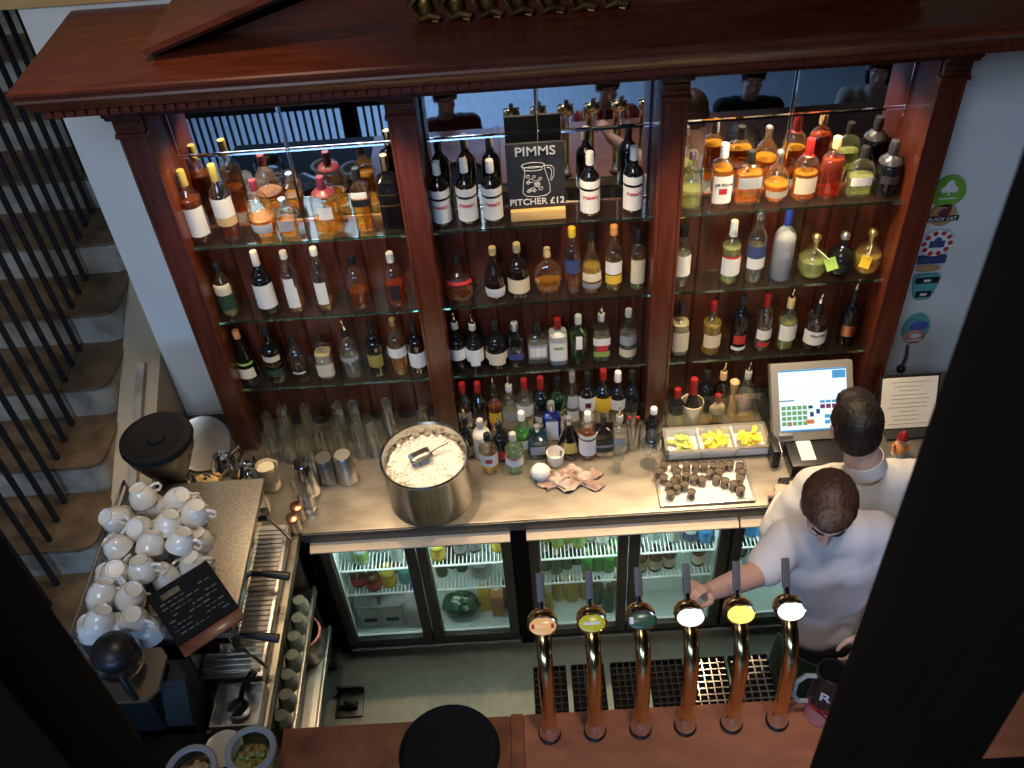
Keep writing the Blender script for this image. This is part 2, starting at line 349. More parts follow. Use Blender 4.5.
# ------------------------------------------------------------------ bottles
NK = 0.0125
SH = {  # profile in (fraction of radius, fraction of height); negative radius = metres
 'spirit': [(0.90, 0), (1, .02), (1, .58), (.97, .63), (.80, .69), (.50, .74), (-NK, .79), (-NK*.95, 1)],
 'tall':   [(0.90, 0), (1, .02), (1, .62), (.93, .68), (.66, .74), (.46, .79), (-NK, .84), (-NK*.95, 1)],
 'wine':   [(0.90, 0), (1, .02), (1, .56), (.94, .62), (.70, .68), (.44, .73), (-NK, .78), (-NK*.95, 1)],
 'slope':  [(0.95, 0), (1, .03), (1, .36), (.90, .48), (.70, .60), (.48, .72), (-NK, .82), (-NK*.95, 1)],
 'cone':   [(0.95, 0), (1, .04), (.97, .18), (.84, .35), (.62, .52), (.45, .66), (-NK, .78), (-NK*.95, 1)],
 'squat':  [(0.88, 0), (1, .04), (1, .50), (.95, .60), (.78, .68), (.48, .73), (-NK, .76), (-NK*.95, 1)],
 'square': [(0.94, 0), (1, .02), (1, .64), (.94, .69), (.62, .73), (-NK, .76), (-NK*.95, 1)],
 'dome':   [(0.93, 0), (1, .04), (1, .52), (.97, .60), (.86, .68), (.62, .75), (-NK, .79), (-NK*.95, 1)],
 'globe':  [(0.55, 0), (.66, .02), (.90, .16), (1, .34), (.94, .52), (.74, .66), (.44, .75), (-NK, .80), (-NK, 1)],
 'pear':   [(0.75, 0), (.82, .02), (.97, .15), (1, .26), (.93, .40), (.72, .54), (.48, .66), (-NK, .78), (-NK*.95, 1)],
 'fan':    [(0.60, 0), (.70, .03), (.92, .20), (1, .38), (.92, .52), (.66, .64), (.38, .72), (-NK, .76), (-NK*.9, 1)],
 'ship':   [(0.80, 0), (.95, .06), (1, .22), (.92, .36), (.72, .48), (.45, .57), (-NK, .62), (-NK*.9, 1)],
 'decanter': [(0.92, 0), (1, .04), (1, .52), (.90, .64), (.60, .72), (-NK, .76), (-.016, .86), (-.013, 1)],
}
def prof_of(shape, r, h): return [((-a if a < 0 else a*r), z*h) for a, z in SH[shape]]
def clip_prof(pf, z0, z1):
    def rad(z):
        for (ra, za), (rb, zb) in zip(pf, pf[1:]):
            if za <= z <= zb: return ra + (rb-ra) * ((z-za)/(zb-za) if zb > za else 0)
        return pf[-1][0]
    return [(rad(z0), z0)] + [(r, z) for r, z in pf if z0 < z < z1] + [(rad(z1), z1)]
def bottle(name, label, x, y, z, h, r, shape, glass, liq, fill, labs=(), cap='capwhite', capz=0.86, pour=False, group=None, sec=2.0, ay=1.0, rz=0.0, cat='bottle', capr=0.0015, ball_cap=None):
    """glass, liquid, labels (z0, z1, material, half angle[, text, size, colour]), stopper"""
    t = thing(name, label, cat, (x, y, z), rz, group)
    pf = prof_of(shape, r, h)
    bm = L([(0, 0.002)] + pf + [(pf[-1][0]*0.6, h)], sec=sec, ay=ay)
    bb = obj('body', bm, M[glass], t, True)
    if liq and glass not in ('g_black', 'pewter'):
        lp = [(max(0.004, a - 0.0035), q) for a, q in clip_prof(pf, 0.008, fill*h)]
        obj('liquid', L([(0, 0.008)] + lp + [(0, fill*h)], sec=sec, ay=ay), M[liq], t, True)
    for lb in labs:
        z0, z1, mt, ha = lb[:4]
        lp = [(a + 0.0012, q) for a, q in clip_prof(pf, z0*h, z1*h)]
        lo = obj('label', L(lp, seg=14, sec=sec, ay=ay, a0=-PI/2 - R(ha), a1=-PI/2 + R(ha)), M[mt], t, True)
        if len(lb) > 4:
            rr = lp[0][0]
            lz = (z0*0.30 + z1*0.70)*h
            if sec > 2.4: lettering(lb[4], lb[5], M[lb[6]], lo, (0, -rr*ay - 0.0008, lz))
            else: lettering(lb[4], lb[5], M[lb[6]], lo, (0, 0, lz), bend=rr + 0.0006)
    if ball_cap:
        bm = L([(0.011, h*capz), (0.011, h*0.97)]); ball(bm, (0, 0, h*0.97 + ball_cap*0.7), ball_cap)
        obj('stopper', bm, M[cap], t, True)
    elif cap:
        cp = [(a + capr, q) for a, q in clip_prof(pf, capz*h, h)]
        obj('cap', L(cp + [(cp[-1][0]*0.9, h + 0.003), (0, h + 0.003)]), M[cap], t, True)
    if pour:
        bm = tube(bmesh.new(), [(0, 0, h), (0, 0, h + 0.012), (0, -0.004, h + 0.030), (0, -0.014, h + 0.058)], [0.010, 0.009, 0.0045, 0.0035], 8)
        obj('pourer', bm, M['chrome'], t, True)
    return t

# ------------------------------------------------------------------ setting
struct('floor', box(-4.2, 3.2, 0.70, 6.0, -0.06, 0.0), M['floor'], 'grey green vinyl floor behind the bar', 'floor')
struct('floor_customer_side', box(-4.2, 3.2, -3.2, 0.70, -0.06, 0.0), M['floor_f'], 'pale floor on the customers\' side of the bar', 'floor')
struct('wall_back', box(-1.45, 3.0, 2.86, 3.02, 0, 2.665), M['plaster'], 'white plastered wall behind the back bar', 'wall')
struct('wall_left', box(-4.1, -4.0, -3.1, 6.0, 0, 5.0), M['plaster'], 'shaded plaster wall beyond the stairs', 'wall')
struct('wall_far', box(-4.0, 3.0, 5.9, 6.0, 0, 5.0), M['plaster'], 'shaded plaster wall at the top of the stairs', 'wall')
struct('trim_1', box(-1.75, 3.0, 2.845, 3.03, 2.665, 2.80, 0.004), M['goldwood'], 'pale timber rail along the top of the back wall', 'trim')
# gallery edge the viewer leans over
struct('trim_2', box(-4.0, 3.0, -3.0, 0.62, 2.10, 2.30, 0.004), M['darkwood'], 'dark timber edge of the gallery floor', 'trim')

# staircase of worn stone, climbing away beside the wall
RISE, GO = 0.1455, 0.268
st = thing('staircase', 'worn stone staircase climbing beside the white wall', 'staircase', (-2.2, 1.0, 0)); st['kind'] = 'structure'
prof = []
for k in range(-7, 11):
    yf = 2.657 + GO*k; zt = 1.312 + RISE*k
    if zt < 0.1: continue
    bm = bmesh.new()
    # rounded end of the step
    pts = [(-3.4, yf), (-1.66, yf), (-1.625, yf+0.012), (-1.605, yf+0.04), (-1.60, yf+0.08), (-1.60, yf+GO+0.03), (-3.4, yf+GO+0.03)]
    prism(bm, pts, 'z', zt-0.014, zt)
    s = obj('step', bm, M['tread'], st)
    bm = bmesh.new()
    pts = [(-3.4, yf+0.006), (-1.662, yf+0.006), (-1.630, yf+0.018), (-1.610, yf+0.045), (-1.605, yf+0.085), (-1.605, yf+GO+0.02), (-3.4, yf+GO+0.02)]
    prism(bm, pts, 'z', zt-RISE-0.02, zt-0.0142)
    obj('riser', bm, M['stone'], s)
bm = bmesh.new()
prism(bm, [(0.9, 0), (6.0, 0), (6.0, 2.85), (2.657, 1.312-0.19), (0.9, 1.312-0.19-(2.657-0.9)*RISE/GO)], 'x', -3.35, -1.6045)
obj('stair_core', bm, M['limewash'], st)
bm = bmesh.new(); sl_ = RISE/GO
prism(bm, [(1.0, 0), (5.6, 0), (5.6, 1.19 + (5.6-2.657)*sl_), (1.0, 1.19 + (1.0-2.657)*sl_)], 'x', -1.604, -1.452)
obj('string_wall', bm, M['limewash'], st)
bm = bmesh.new(); prism(bm, [(1.0, 1.195 + (1.0-2.657)*sl_), (2.80, 1.195 + (2.80-2.657)*sl_), (2.80, 1.225 + (2.80-2.657)*sl_), (1.0, 1.225 + (1.0-2.657)*sl_)], 'x', -1.53, -1.50); obj('string_moulding', bm, M['stone'], st)
rl = thing('stair_railing', 'black iron stair railing with thin upright bars', 'railing', (-1.78, 1.2, 0.5))
for k in range(-5, 10):
    for j in range(3):
        y = 2.657 + GO*k + 0.05 + j*0.0893; zt = 1.312 + RISE*k
        bm = tube(bmesh.new(), [(-1.78, y, zt), (-1.78, y, zt + 0.93 + (j-1)*RISE/3)], 0.0110, 6)
        obj('baluster', bm, M['iron'], rl)
bm = tube(bmesh.new(), [(-1.78, 2.657+GO*(-5), 1.312+RISE*(-5)+0.90), (-1.78, 2.657+GO*10, 1.312+RISE*10+0.90)], 0.022, 8)
obj('handrail', bm, M['iron'], rl)

# gallery posts close to the viewer
for nm, x0, x1, lb in (('newel_post', 0.258, 0.358, 'dark wooden gallery post at close range, partly hiding the two bartenders'),
                       ('newel_post', -0.50, -0.382, 'dark wooden gallery post in front of the stairs and coffee grinder')):
    t = thing(nm, lb, 'post', ((x0+x1)/2, 0.39, 2.30))
    obj('shaft', box(x0, x1, 0.35, 0.43, 2.36, 4.35, 0.006), M['darkwood'], t)
    obj('plinth', box(x0-0.012, x1+0.012, 0.338, 0.442, 2.30, 2.36, 0.006), M['darkwood'], t)
    obj('post_cap', box(x0-0.02, x1+0.02, 0.33, 0.45, 4.35, 4.40, 0.01), M['darkwood'], t)

# ------------------------------------------------------------------ back bar cabinet
CX0, CX1, CF, CB, CZ = -1.206, 1.366, 2.66, 2.846, 0.921
BAYS = [(-1.118, -0.385), (-0.297, 0.448), (0.533, 1.283)]
SHZ = (1.885, 1.555, 1.215)
cab = thing('back_bar_cabinet', 'tall mahogany back bar with pediment, mirrors and glass shelves', 'cabinet', (0.08, 2.75, CZ))
def post(x0, x1):
    bm = box(x0, x1, CF, CB, CZ, 2.42, 0.003)
    p = obj('post', bm, M['mahogany_v'], cab)
    w = x1 - x0; bm = bmesh.new()
    for fx in (0.07, 0.93): bx(bm, x0+w*fx-0.005, x0+w*fx+0.005, CF-0.005, CF+0.004, CZ, 2.33, 0.002)
    obj('edge_bead', bm, M['mahogany_v'], p)
    bm = bmesh.new(); bx(bm, x0-0.004, x1+0.004, CF-0.018, CF+0.02, 2.33, 2.345, 0.004); bx(bm, x0, x1, CF-0.012, CF+0.02, 2.345, 2.40, 0.004)
    bx(bm, x0-0.008, x1+0.008, CF-0.04, CF+0.02, 2.40, 2.44, 0.008); obj('capital', bm, M['mahogany_v'], p)
    bm = bmesh.new()
    for i in range(2): bx(bm, x0+0.006, x1-0.006, CF-0.016, CF-0.010, 2.355+0.022*i, 2.361+0.022*i, 0.002)
    obj('gilt_band', bm, M['gilt'], p)
for x0, x1 in ((CX0, BAYS[0][0]), (BAYS[0][1], BAYS[1][0]), (BAYS[1][1], BAYS[2][0]), (BAYS[2][1], CX1)): post(x0, x1)
for x0, x1 in BAYS:
    obj('back_panel', box(x0, x1, 2.828, CB, CZ, 1.875), M['planks'], cab)
    # bevelled mirror of two upper and two lower plates
    xm = (x0+x1)/2
    for a, b, z0, z1 in ((x0, xm, 2.152, 2.50), (xm, x1, 2.152, 2.50), (x0, xm, 1.875, 2.152), (xm, x1, 1.875, 2.152)):
        m = obj('mirror', box(a+0.001, b-0.001, 2.838, CB, z0+0.001, z1-0.001), M['mirror'], cab)
        bm = bmesh.new(); w = 0.007
        for q in ((a+.001, b-.001, z0+.001, z0+w), (a+.001, b-.001, z1-w, z1-.001)):
            prism(bm, [(2.838, q[2]), (2.8365, q[2] if q[2] > z0+0.01 else q[3]), (2.838, q[3])], 'x', q[0], q[1])
        for q in ((a+.001, a+w), (b-w, b-.001)):
            prism(bm, [(q[0], 2.838), ((q[1] if q[0] < a+.002 else q[0]), 2.8365), (q[1], 2.838)], 'z', z0+.001, z1-.001)
        obj('mirror_bevel', bm, M['bevel'], m)
    for z in SHZ:
        g = obj('glass_shelf', box(x0+0.002, x1-0.002, 2.702, 2.825, z-0.010, z), M['g_shelf'], cab)
        obj('shelf_edge', box(x0+0.002, x1-0.002, 2.698, 2.702, z-0.010, z), M['g_edge'], g)
        bm = bmesh.new()
        for xx in (x0+0.012, x1-0.012): tube(bm, [(xx-0.012, 2.712, z-0.015), (xx+0.012, 2.712, z-0.015)], 0.005, 8)
        obj('shelf_pin', bm, M['chrome'], g)
obj('frieze', box(CX0-0.03, CX1+0.03, CF-0.012, 2.858, 2.44, 2.56, 0.004), M['mahogany'], cab)
obj('architrave', box(CX0-0.02, CX1+0.02, CF-0.03, CF+0.03, 2.405, 2.45, 0.008), M['mahogany'], cab)
KX0, KX1, KF = -1.30, 1.462, 2.322
path = [(KX0, 2.858), (KX0, KF), (KX1, KF), (KX1, 2.858)]
prof = [(0.03, 2.645), (0.006, 2.645), (0.0, 2.641), (0.0, 2.632), (0.008, 2.626), (0.010, 2.617), (0.006, 2.611), (0.018, 2.600), (0.026, 2.588), (0.030, 2.576), (0.040, 2.570), (0.052, 2.570), (0.052, 2.552), (0.20, 2.552)]
obj('cornice_moulding', sweep(path, prof), M['mahogany'], cab, ang=25)
obj('cornice_top', box(KX0+0.02, KX1-0.02, KF+0.02, 2.858, 2.60, 2.6455), M['mahogany'], cab)
obj('soffit', box(KX0+0.05, KX1-0.05, KF+0.05, 2.858, 2.545, 2.562), M['mahogany'], cab)
bm = bmesh.new(); x = KX0 + 0.06
while x < KX1 - 0.06: bx(bm, x, x+0.016, KF+0.040, KF+0.056, 2.552, 2.569); x += 0.030
y = KF + 0.07
while y < 2.83:
    bx(bm, KX0+0.038, KX0+0.054, y, y+0.016, 2.552, 2.569); bx(bm, KX1-0.054, KX1-0.038, y, y+0.016, 2.552, 2.569); y += 0.03
obj('dentil_strip', bm, M['mahogany'], cab)
# raking pediment
def rake(sg):
    xs = -0.955 if sg < 0 else 1.09; xm = 0.07
    def poly(d0, d1):
        s = 0.325; dx = xm - xs; n = Vector((-s*math.copysign(1, dx), 1)).normalized()
        a = Vector((xs, 2.6455)); b = Vector((xm - math.copysign(0.16, dx), 2.6455 + s*(abs(dx)-0.16)))
        return [a + n*d0, b + n*d0, b + n*d1, a + n*d1]
    bm = bmesh.new(); prism(bm, [tuple(p) for p in poly(0.020, 0.036)], 'y', 2.452, 2.858)
    q = obj('raking_cornice', bm, M['mahogany'], cab)
    bm = bmesh.new(); prism(bm, [tuple(p) for p in poly(0.002, 0.020)], 'y', 2.485, 2.858); obj('raking_moulding', bm, M['mahogany'], q)
rake(-1); rake(1)
bm = bmesh.new(); prism(bm, [(-0.80, 2.6455), (0.94, 2.6455), (0.10, 2.90), (0.04, 2.90)], 'y', 2.60, 2.64); obj('tympanum', bm, M['mahogany'], cab)
bm = bmesh.new()
for i in range(7):
    a = -0.24 + 0.085*i
    tube(bm, [(a, 2.585, 2.652), (a+0.03, 2.575, 2.668), (a+0.055, 2.578, 2.66), (a+0.05, 2.575, 2.650), (a+0.035, 2.575, 2.654)], [0.006, 0.012, 0.013, 0.010, 0.005], 8)
    ball(bm, (a+0.02, 2.58, 2.69), (0.02, 0.012, 0.03)); tube(bm, [(a, 2.585, 2.66), (a-0.02, 2.58, 2.70), (a+0.01, 2.58, 2.73)], [0.008, 0.012, 0.004], 8)
obj('carved_ornament', bm, M['gilt'], cab)

# ------------------------------------------------------------------ counters
wt = thing('back_counter', 'long steel worktop under the mahogany back bar', 'counter', (0.2, 2.5, 0.87))
bm = bmesh.new(); bx(bm, -1.448, 2.2, 2.212, 2.857, 0.872, 0.92, 0.004); obj('worktop', bm, M['worktop'], wt)
obj('front_edge', box(-0.886, 2.2, 2.206, 2.2115, 0.868, 0.916, 0.001), M['edge'], wt)
obj('upstand', box(-1.448, -1.215, 2.84, 2.856, 0.9205, 0.96, 0.002), M['steel'], wt)
obj('gap_infill', box(-0.905, -0.868, 2.26, 2.85, 0, 0.872), M['blackmatt'], wt); obj('gap_infill', box(-0.110, -0.054, 2.26, 2.85, 0, 0.872), M['blackmatt'], wt)  # black infill, its colour stands in for the shade in the fridge gaps

def fridge(label, x0, x1, ndoor, yF=2.25):
    t = thing('bottle_fridge', label, 'fridge', ((x0+x1)/2, 2.55, 0))
    bm = bmesh.new()
    bx(bm, x0, x0+0.018, yF+0.035, 2.84, 0.06, 0.866); bx(bm, x1-0.018, x1, yF+0.035, 2.84, 0.06, 0.866)
    bx(bm, x0+0.018, x1-0.018, 2.80, 2.84, 0.06, 0.866); bx(bm, x0, x1, yF+0.035, 2.84, 0.06, 0.078)
    bx(bm, x0, x1, yF+0.035, 2.84, 0.842, 0.868); obj('cabinet_body', bm, M['fridgegrey'], t)
    bm = bmesh.new()
    bx(bm, x0+0.0185, x0+0.028, yF+0.05, 2.66, 0.079, 0.84); bx(bm, x1-0.028, x1-0.0185, yF+0.05, 2.66, 0.079, 0.84)
    bx(bm, x0+0.028, x1-0.028, 2.64, 2.66, 0.079, 0.84); bx(bm, x0+0.028, x1-0.028, yF+0.05, 2.64, 0.079, 0.09); bx(bm, x0+0.028, x1-0.028, yF+0.05, 2.64, 0.828, 0.84)
    obj('liner', bm, M['liner'], t)
    obj('plinth', box(x0, x1, yF+0.06, 2.84, 0.0, 0.06), M['blackmatt'], t)
    bm = bmesh.new(); prism(bm, [(yF-0.036, 0.867), (yF-0.045, 0.866), (yF-0.076, 0.847), (yF-0.076, 0.841), (yF+0.034, 0.828), (yF+0.034, 0.867)], 'x', x0, x1); obj('top_fascia', bm, M['fascia'], t)
    w = (x1-x0)/ndoor
    for i in range(ndoor):
        a, b = x0 + w*i + 0.003, x0 + w*(i+1) - 0.003
        bm = bmesh.new(); s = 0.040; z0, z1 = 0.07, 0.818
        bx(bm, a, a+s, yF, yF+0.03, z0, z1, 0.003); bx(bm, b-s, b, yF, yF+0.03, z0, z1, 0.003)
        bx(bm, a+s, b-s, yF, yF+0.03, z0, z0+0.04, 0.003); bx(bm, a+s, b-s, yF, yF+0.03, z1-0.034, z1, 0.003)
        d = obj('door', bm, M['fridgegrey'], t)
        obj('glass_pane', box(a+s, b-s, yF+0.012, yF+0.016, z0+0.04, z1-0.034), M['g_door'], d)
        bm = bmesh.new(); bx(bm, a+s, a+s+0.006, yF+0.018, yF+0.03, z0+0.04, z1-0.034); bx(bm, a+s, b-s, yF+0.018, yF+0.03, z0+0.04, z0+0.05)
        obj('door_seal', bm, M['whiteplastic'], d)
        for z in (0.500, 0.330):
            bm = bmesh.new(); xa, xb = a+0.03, b-0.03
            tube(bm, [(xa, yF+0.085, z), (xb, yF+0.085, z)], 0.005, 6); tube(bm, [(xa, 2.62, z), (xb, 2.62, z)], 0.004, 6)
            n = int((xb-xa)/0.016)
            for k in range(n+1):
                x = xa + (xb-xa)*k/n; bx(bm, x-0.0019, x+0.0019, yF+0.085, 2.62, z-0.002, z+0.002)
            obj('wire_shelf', bm, M['wire'], t)
    bm = tube(bmesh.new(), [(x0+0.06, yF+0.075, 0.80), (x1-0.06, yF+0.075, 0.80)], 0.010, 8); obj('light_tube', bm, M['tube'], t)
    light('fridge_light', 'AREA', ((x0+x1)/2, yF+0.12, 0.815), 2.4, (0.80, 1.0, 0.94), ((x0+x1)/2, yF+0.22, 0.1), x1-x0-0.16, size_y=0.08)
    return t
fridge('bottle fridge with milk jug and tubs, behind the ice bowl', -0.864, -0.113, 2)
fridge('middle bottle fridge with green bottles, behind the beer taps', -0.052, 0.738, 2)
fridge('bottle fridge behind the bartender in the T-shirt', 0.745, 1.52, 2)

# bar in front
bar = thing('bar_counter', 'copper brown bar counter with six beer taps standing on it', 'counter', (0, 1.05, 0))
bm = bmesh.new(); bx(bm, -0.085, 2.2, 0.74, 1.375, 1.022, 1.06, 0.006); obj('bar_top', bm, M['bartop'], bar)
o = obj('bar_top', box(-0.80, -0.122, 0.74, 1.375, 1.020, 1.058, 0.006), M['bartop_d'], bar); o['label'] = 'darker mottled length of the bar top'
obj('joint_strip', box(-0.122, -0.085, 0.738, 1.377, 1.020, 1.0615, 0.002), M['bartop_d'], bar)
obj('bar_front', box(-0.79, 2.15, 0.86, 1.30, 0.0, 1.02), M['mahogany_v'], bar)

br = thing('bar_return', 'black topped return at the end of the bar carrying two round jars', 'counter', (-1.2, 1.05, 0))
obj('top', box(-1.60, -0.802, 0.74, 1.375, 1.020, 1.058, 0.004), M['blackmatt'], br); obj('front_panel', box(-1.58, -0.81, 0.86, 1.30, 0.0, 1.02), M['darkwood'], br)

# left counter for coffee
lc = thing('coffee_counter', 'steel counter carrying the coffee machine, with open shelves beneath', 'counter', (-1.2, 1.8, 0))
obj('worktop', box(-1.448, -0.895, 1.385, 2.211, 0.876, 0.92, 0.004), M['worktop'], lc)
for z, xe in ((0.60, -0.892), (0.32, -0.885)):
    bm = bmesh.new(); bx(bm, -1.428, xe, 1.42, 2.19, z-0.012, z, 0.001); bx(bm, xe-0.012, xe, 1.42, 2.19, z-0.022, z+0.020, 0.002); obj('shelf', bm, M['steel'], lc)
bm = bmesh.new()
for y in (1.395, 2.185): bx(bm, -1.448, -0.92, y, y+0.02, 0.0, 0.876)
bx(bm, -1.448, -1.43, 1.395, 2.205, 0.0, 0.876); obj('side_panel', bm, M['steel_d'], lc)

# ------------------------------------------------------------------ bottles on the glass shelves
Z1, Z2, Z3 = (z + 0.0006 for z in SHZ)
G1, G2, G3 = 'bottles on the top glass shelf', 'bottles on the middle glass shelf', 'bottles on the lowest glass shelf'
YB = 2.757
def row(z, group, rows):
    for nm, lb, x, h, r, sh, gl, lq, fi, labs, cap, cz, kw in rows:
        kw = dict(kw); y = kw.pop('y', YB); bottle(nm, lb, x, y, z, h, r, sh, gl, lq, fi, labs, cap, cz, group=group, **kw)
row(Z1, G1, [
 ('whisky_bottle', 'dark whisky bottle with big white label, at the staircase end of the top shelf', -1.095, .262, .037, 'spirit', 'g_clear', 'l_damber', .60, [(.10, .52, 'paper', 75)], 'olive', .80, {}),
 ('whisky_bottle', 'whisky bottle with white and beige label, second from the staircase on the top shelf', -0.990, .274, .036, 'spirit', 'g_clear', 'l_damber', .35, [(.34, .60, 'paper', 75), (.22, .34, 'cork', 75)], 'olive', .80, {}),
 ('spirit_decanter', 'round bellied amber decanter with pinkish neck on the top shelf', -0.872, .208, .047, 'globe', 'g_clear', 'l_amber', .34, [(.12, .30, 'paper', 50)], 'maroon', .84, {}),
 ('spirit_decanter', 'small square amber decanter with blue grey label and low silver stopper', -0.792, .130, .032, 'square', 'g_clear', 'l_amber', .40, [(.18, .50, 'greyl', 40)], 'capsilver', .80, {'sec': 4.0}),
 ('spirit_flask', 'broad clear flask a quarter full of amber spirit with maroon neck', -0.650, .203, .050, 'dome', 'g_clear', 'l_amber', .26, [(.30, .52, 'paper', 28)], 'maroon', .72, {'ay': .68}),
 ('whisky_bottle', 'square amber whisky bottle crossed by a slanting black label', -0.528, .226, .031, 'square', 'g_clear', 'l_amber', .50, [(.44, .56, 'blackl', 60), (.58, .68, 'paper', 40)], 'capblack', .84, {'sec': 4.5}),
 ('whisky_bottle', 'tall black bottle with gold stopper beside the first fluted divider on the top shelf', -0.430, .266, .037, 'square', 'g_black', None, .5, [(.36, .39, 'gilt', 80), (.52, .54, 'gilt', 80)], 'capgold', .82, {'sec': 4.0})])
for x, h, lb in ((-0.264, .228, 'dark bottle with red-lettered white label, close beside the first divider'), (-0.174, .230, 'dark bottle with red-lettered white label, the middle of the three left of the blackboard'),
                 (-0.089, .222, 'dark bottle with red-lettered white label just left of the chalked blackboard'), (0.240, .226, 'dark bottle with red-lettered white label just right of the chalked blackboard'),
                 (0.385, .234, 'dark bottle with red-lettered white label standing alone by the second divider')):
    bottle('liqueur_bottle', lb, x, YB, Z1, h, .0335, 'wine', 'g_brown', 'l_dark', .62, [(.06, .44, 'paper', 78, "PIMM'S", .0185, 'redl'), (.48, .60, 'paper', 85)], 'capwhite', .82, group='matching dark liqueur bottles on the top shelf')
row(Z1, G1, [
 ('spirit_bottle', 'clear pale gold bottle half hidden by the second divider on the top shelf', .580, .204, .038, 'slope', 'g_clear', 'l_pale', .34, [], 'capsilver', .88, {}),
 ('whiskey_bottle', 'bourbon bottle with lettered white label and small red seal on the top shelf', .681, .222, .033, 'square', 'g_clear', 'l_amber', .62, [(.08, .55, 'paper', 62, 'JIM BEAM', .0142, 'blackl'), (.24, .34, 'redl', 14)], 'capwhite', .80, {'sec': 3.2}),
 ('whiskey_bottle', 'broad amber whiskey bottle with grey label and black white-topped stopper', .772, .190, .046, 'squat', 'g_clear', 'l_amber', .60, [(.34, .56, 'greyl', 45)], 'capblack', .78, {'sec': 3.5, 'ay': .62}),
 ('whiskey_bottle', 'round faceted bourbon bottle with glass ball stopper and pale band', .866, .172, .044, 'globe', 'g_clear', 'l_amber', .40, [(.16, .32, 'cream', 60)], 'capsilver', .82, {'ball_cap': .014}),
 ('whiskey_bottle', 'amber bottle with red foil cap and slanted cream label on the top shelf', .960, .218, .042, 'squat', 'g_clear', 'l_amber', .46, [(.14, .42, 'cream', 55)], 'capred', .74, {'ay': .75}),
 ('whiskey_bottle', 'domed flask shaped bottle of reddish whiskey with cork stopper', 1.046, .218, .043, 'dome', 'g_clear', 'l_red', .66, [], 'cork', .84, {'ay': .66}),
 ('tequila_bottle', 'wide clear bottle with pale green liquid, white label and dark stopper', 1.145, .176, .045, 'squat', 'g_clear', 'l_pale', .42, [(.26, .44, 'paper', 42)], 'capblack', .80, {'ay': .6, 'sec': 3.0}),
 ('liqueur_bottle', 'dark decanter with silvery blue neck at the end of the top shelf', 1.238, .190, .042, 'decanter', 'g_black', None, .5, [(.28, .44, 'pewter', 50)], 'pewter', .62, {})])
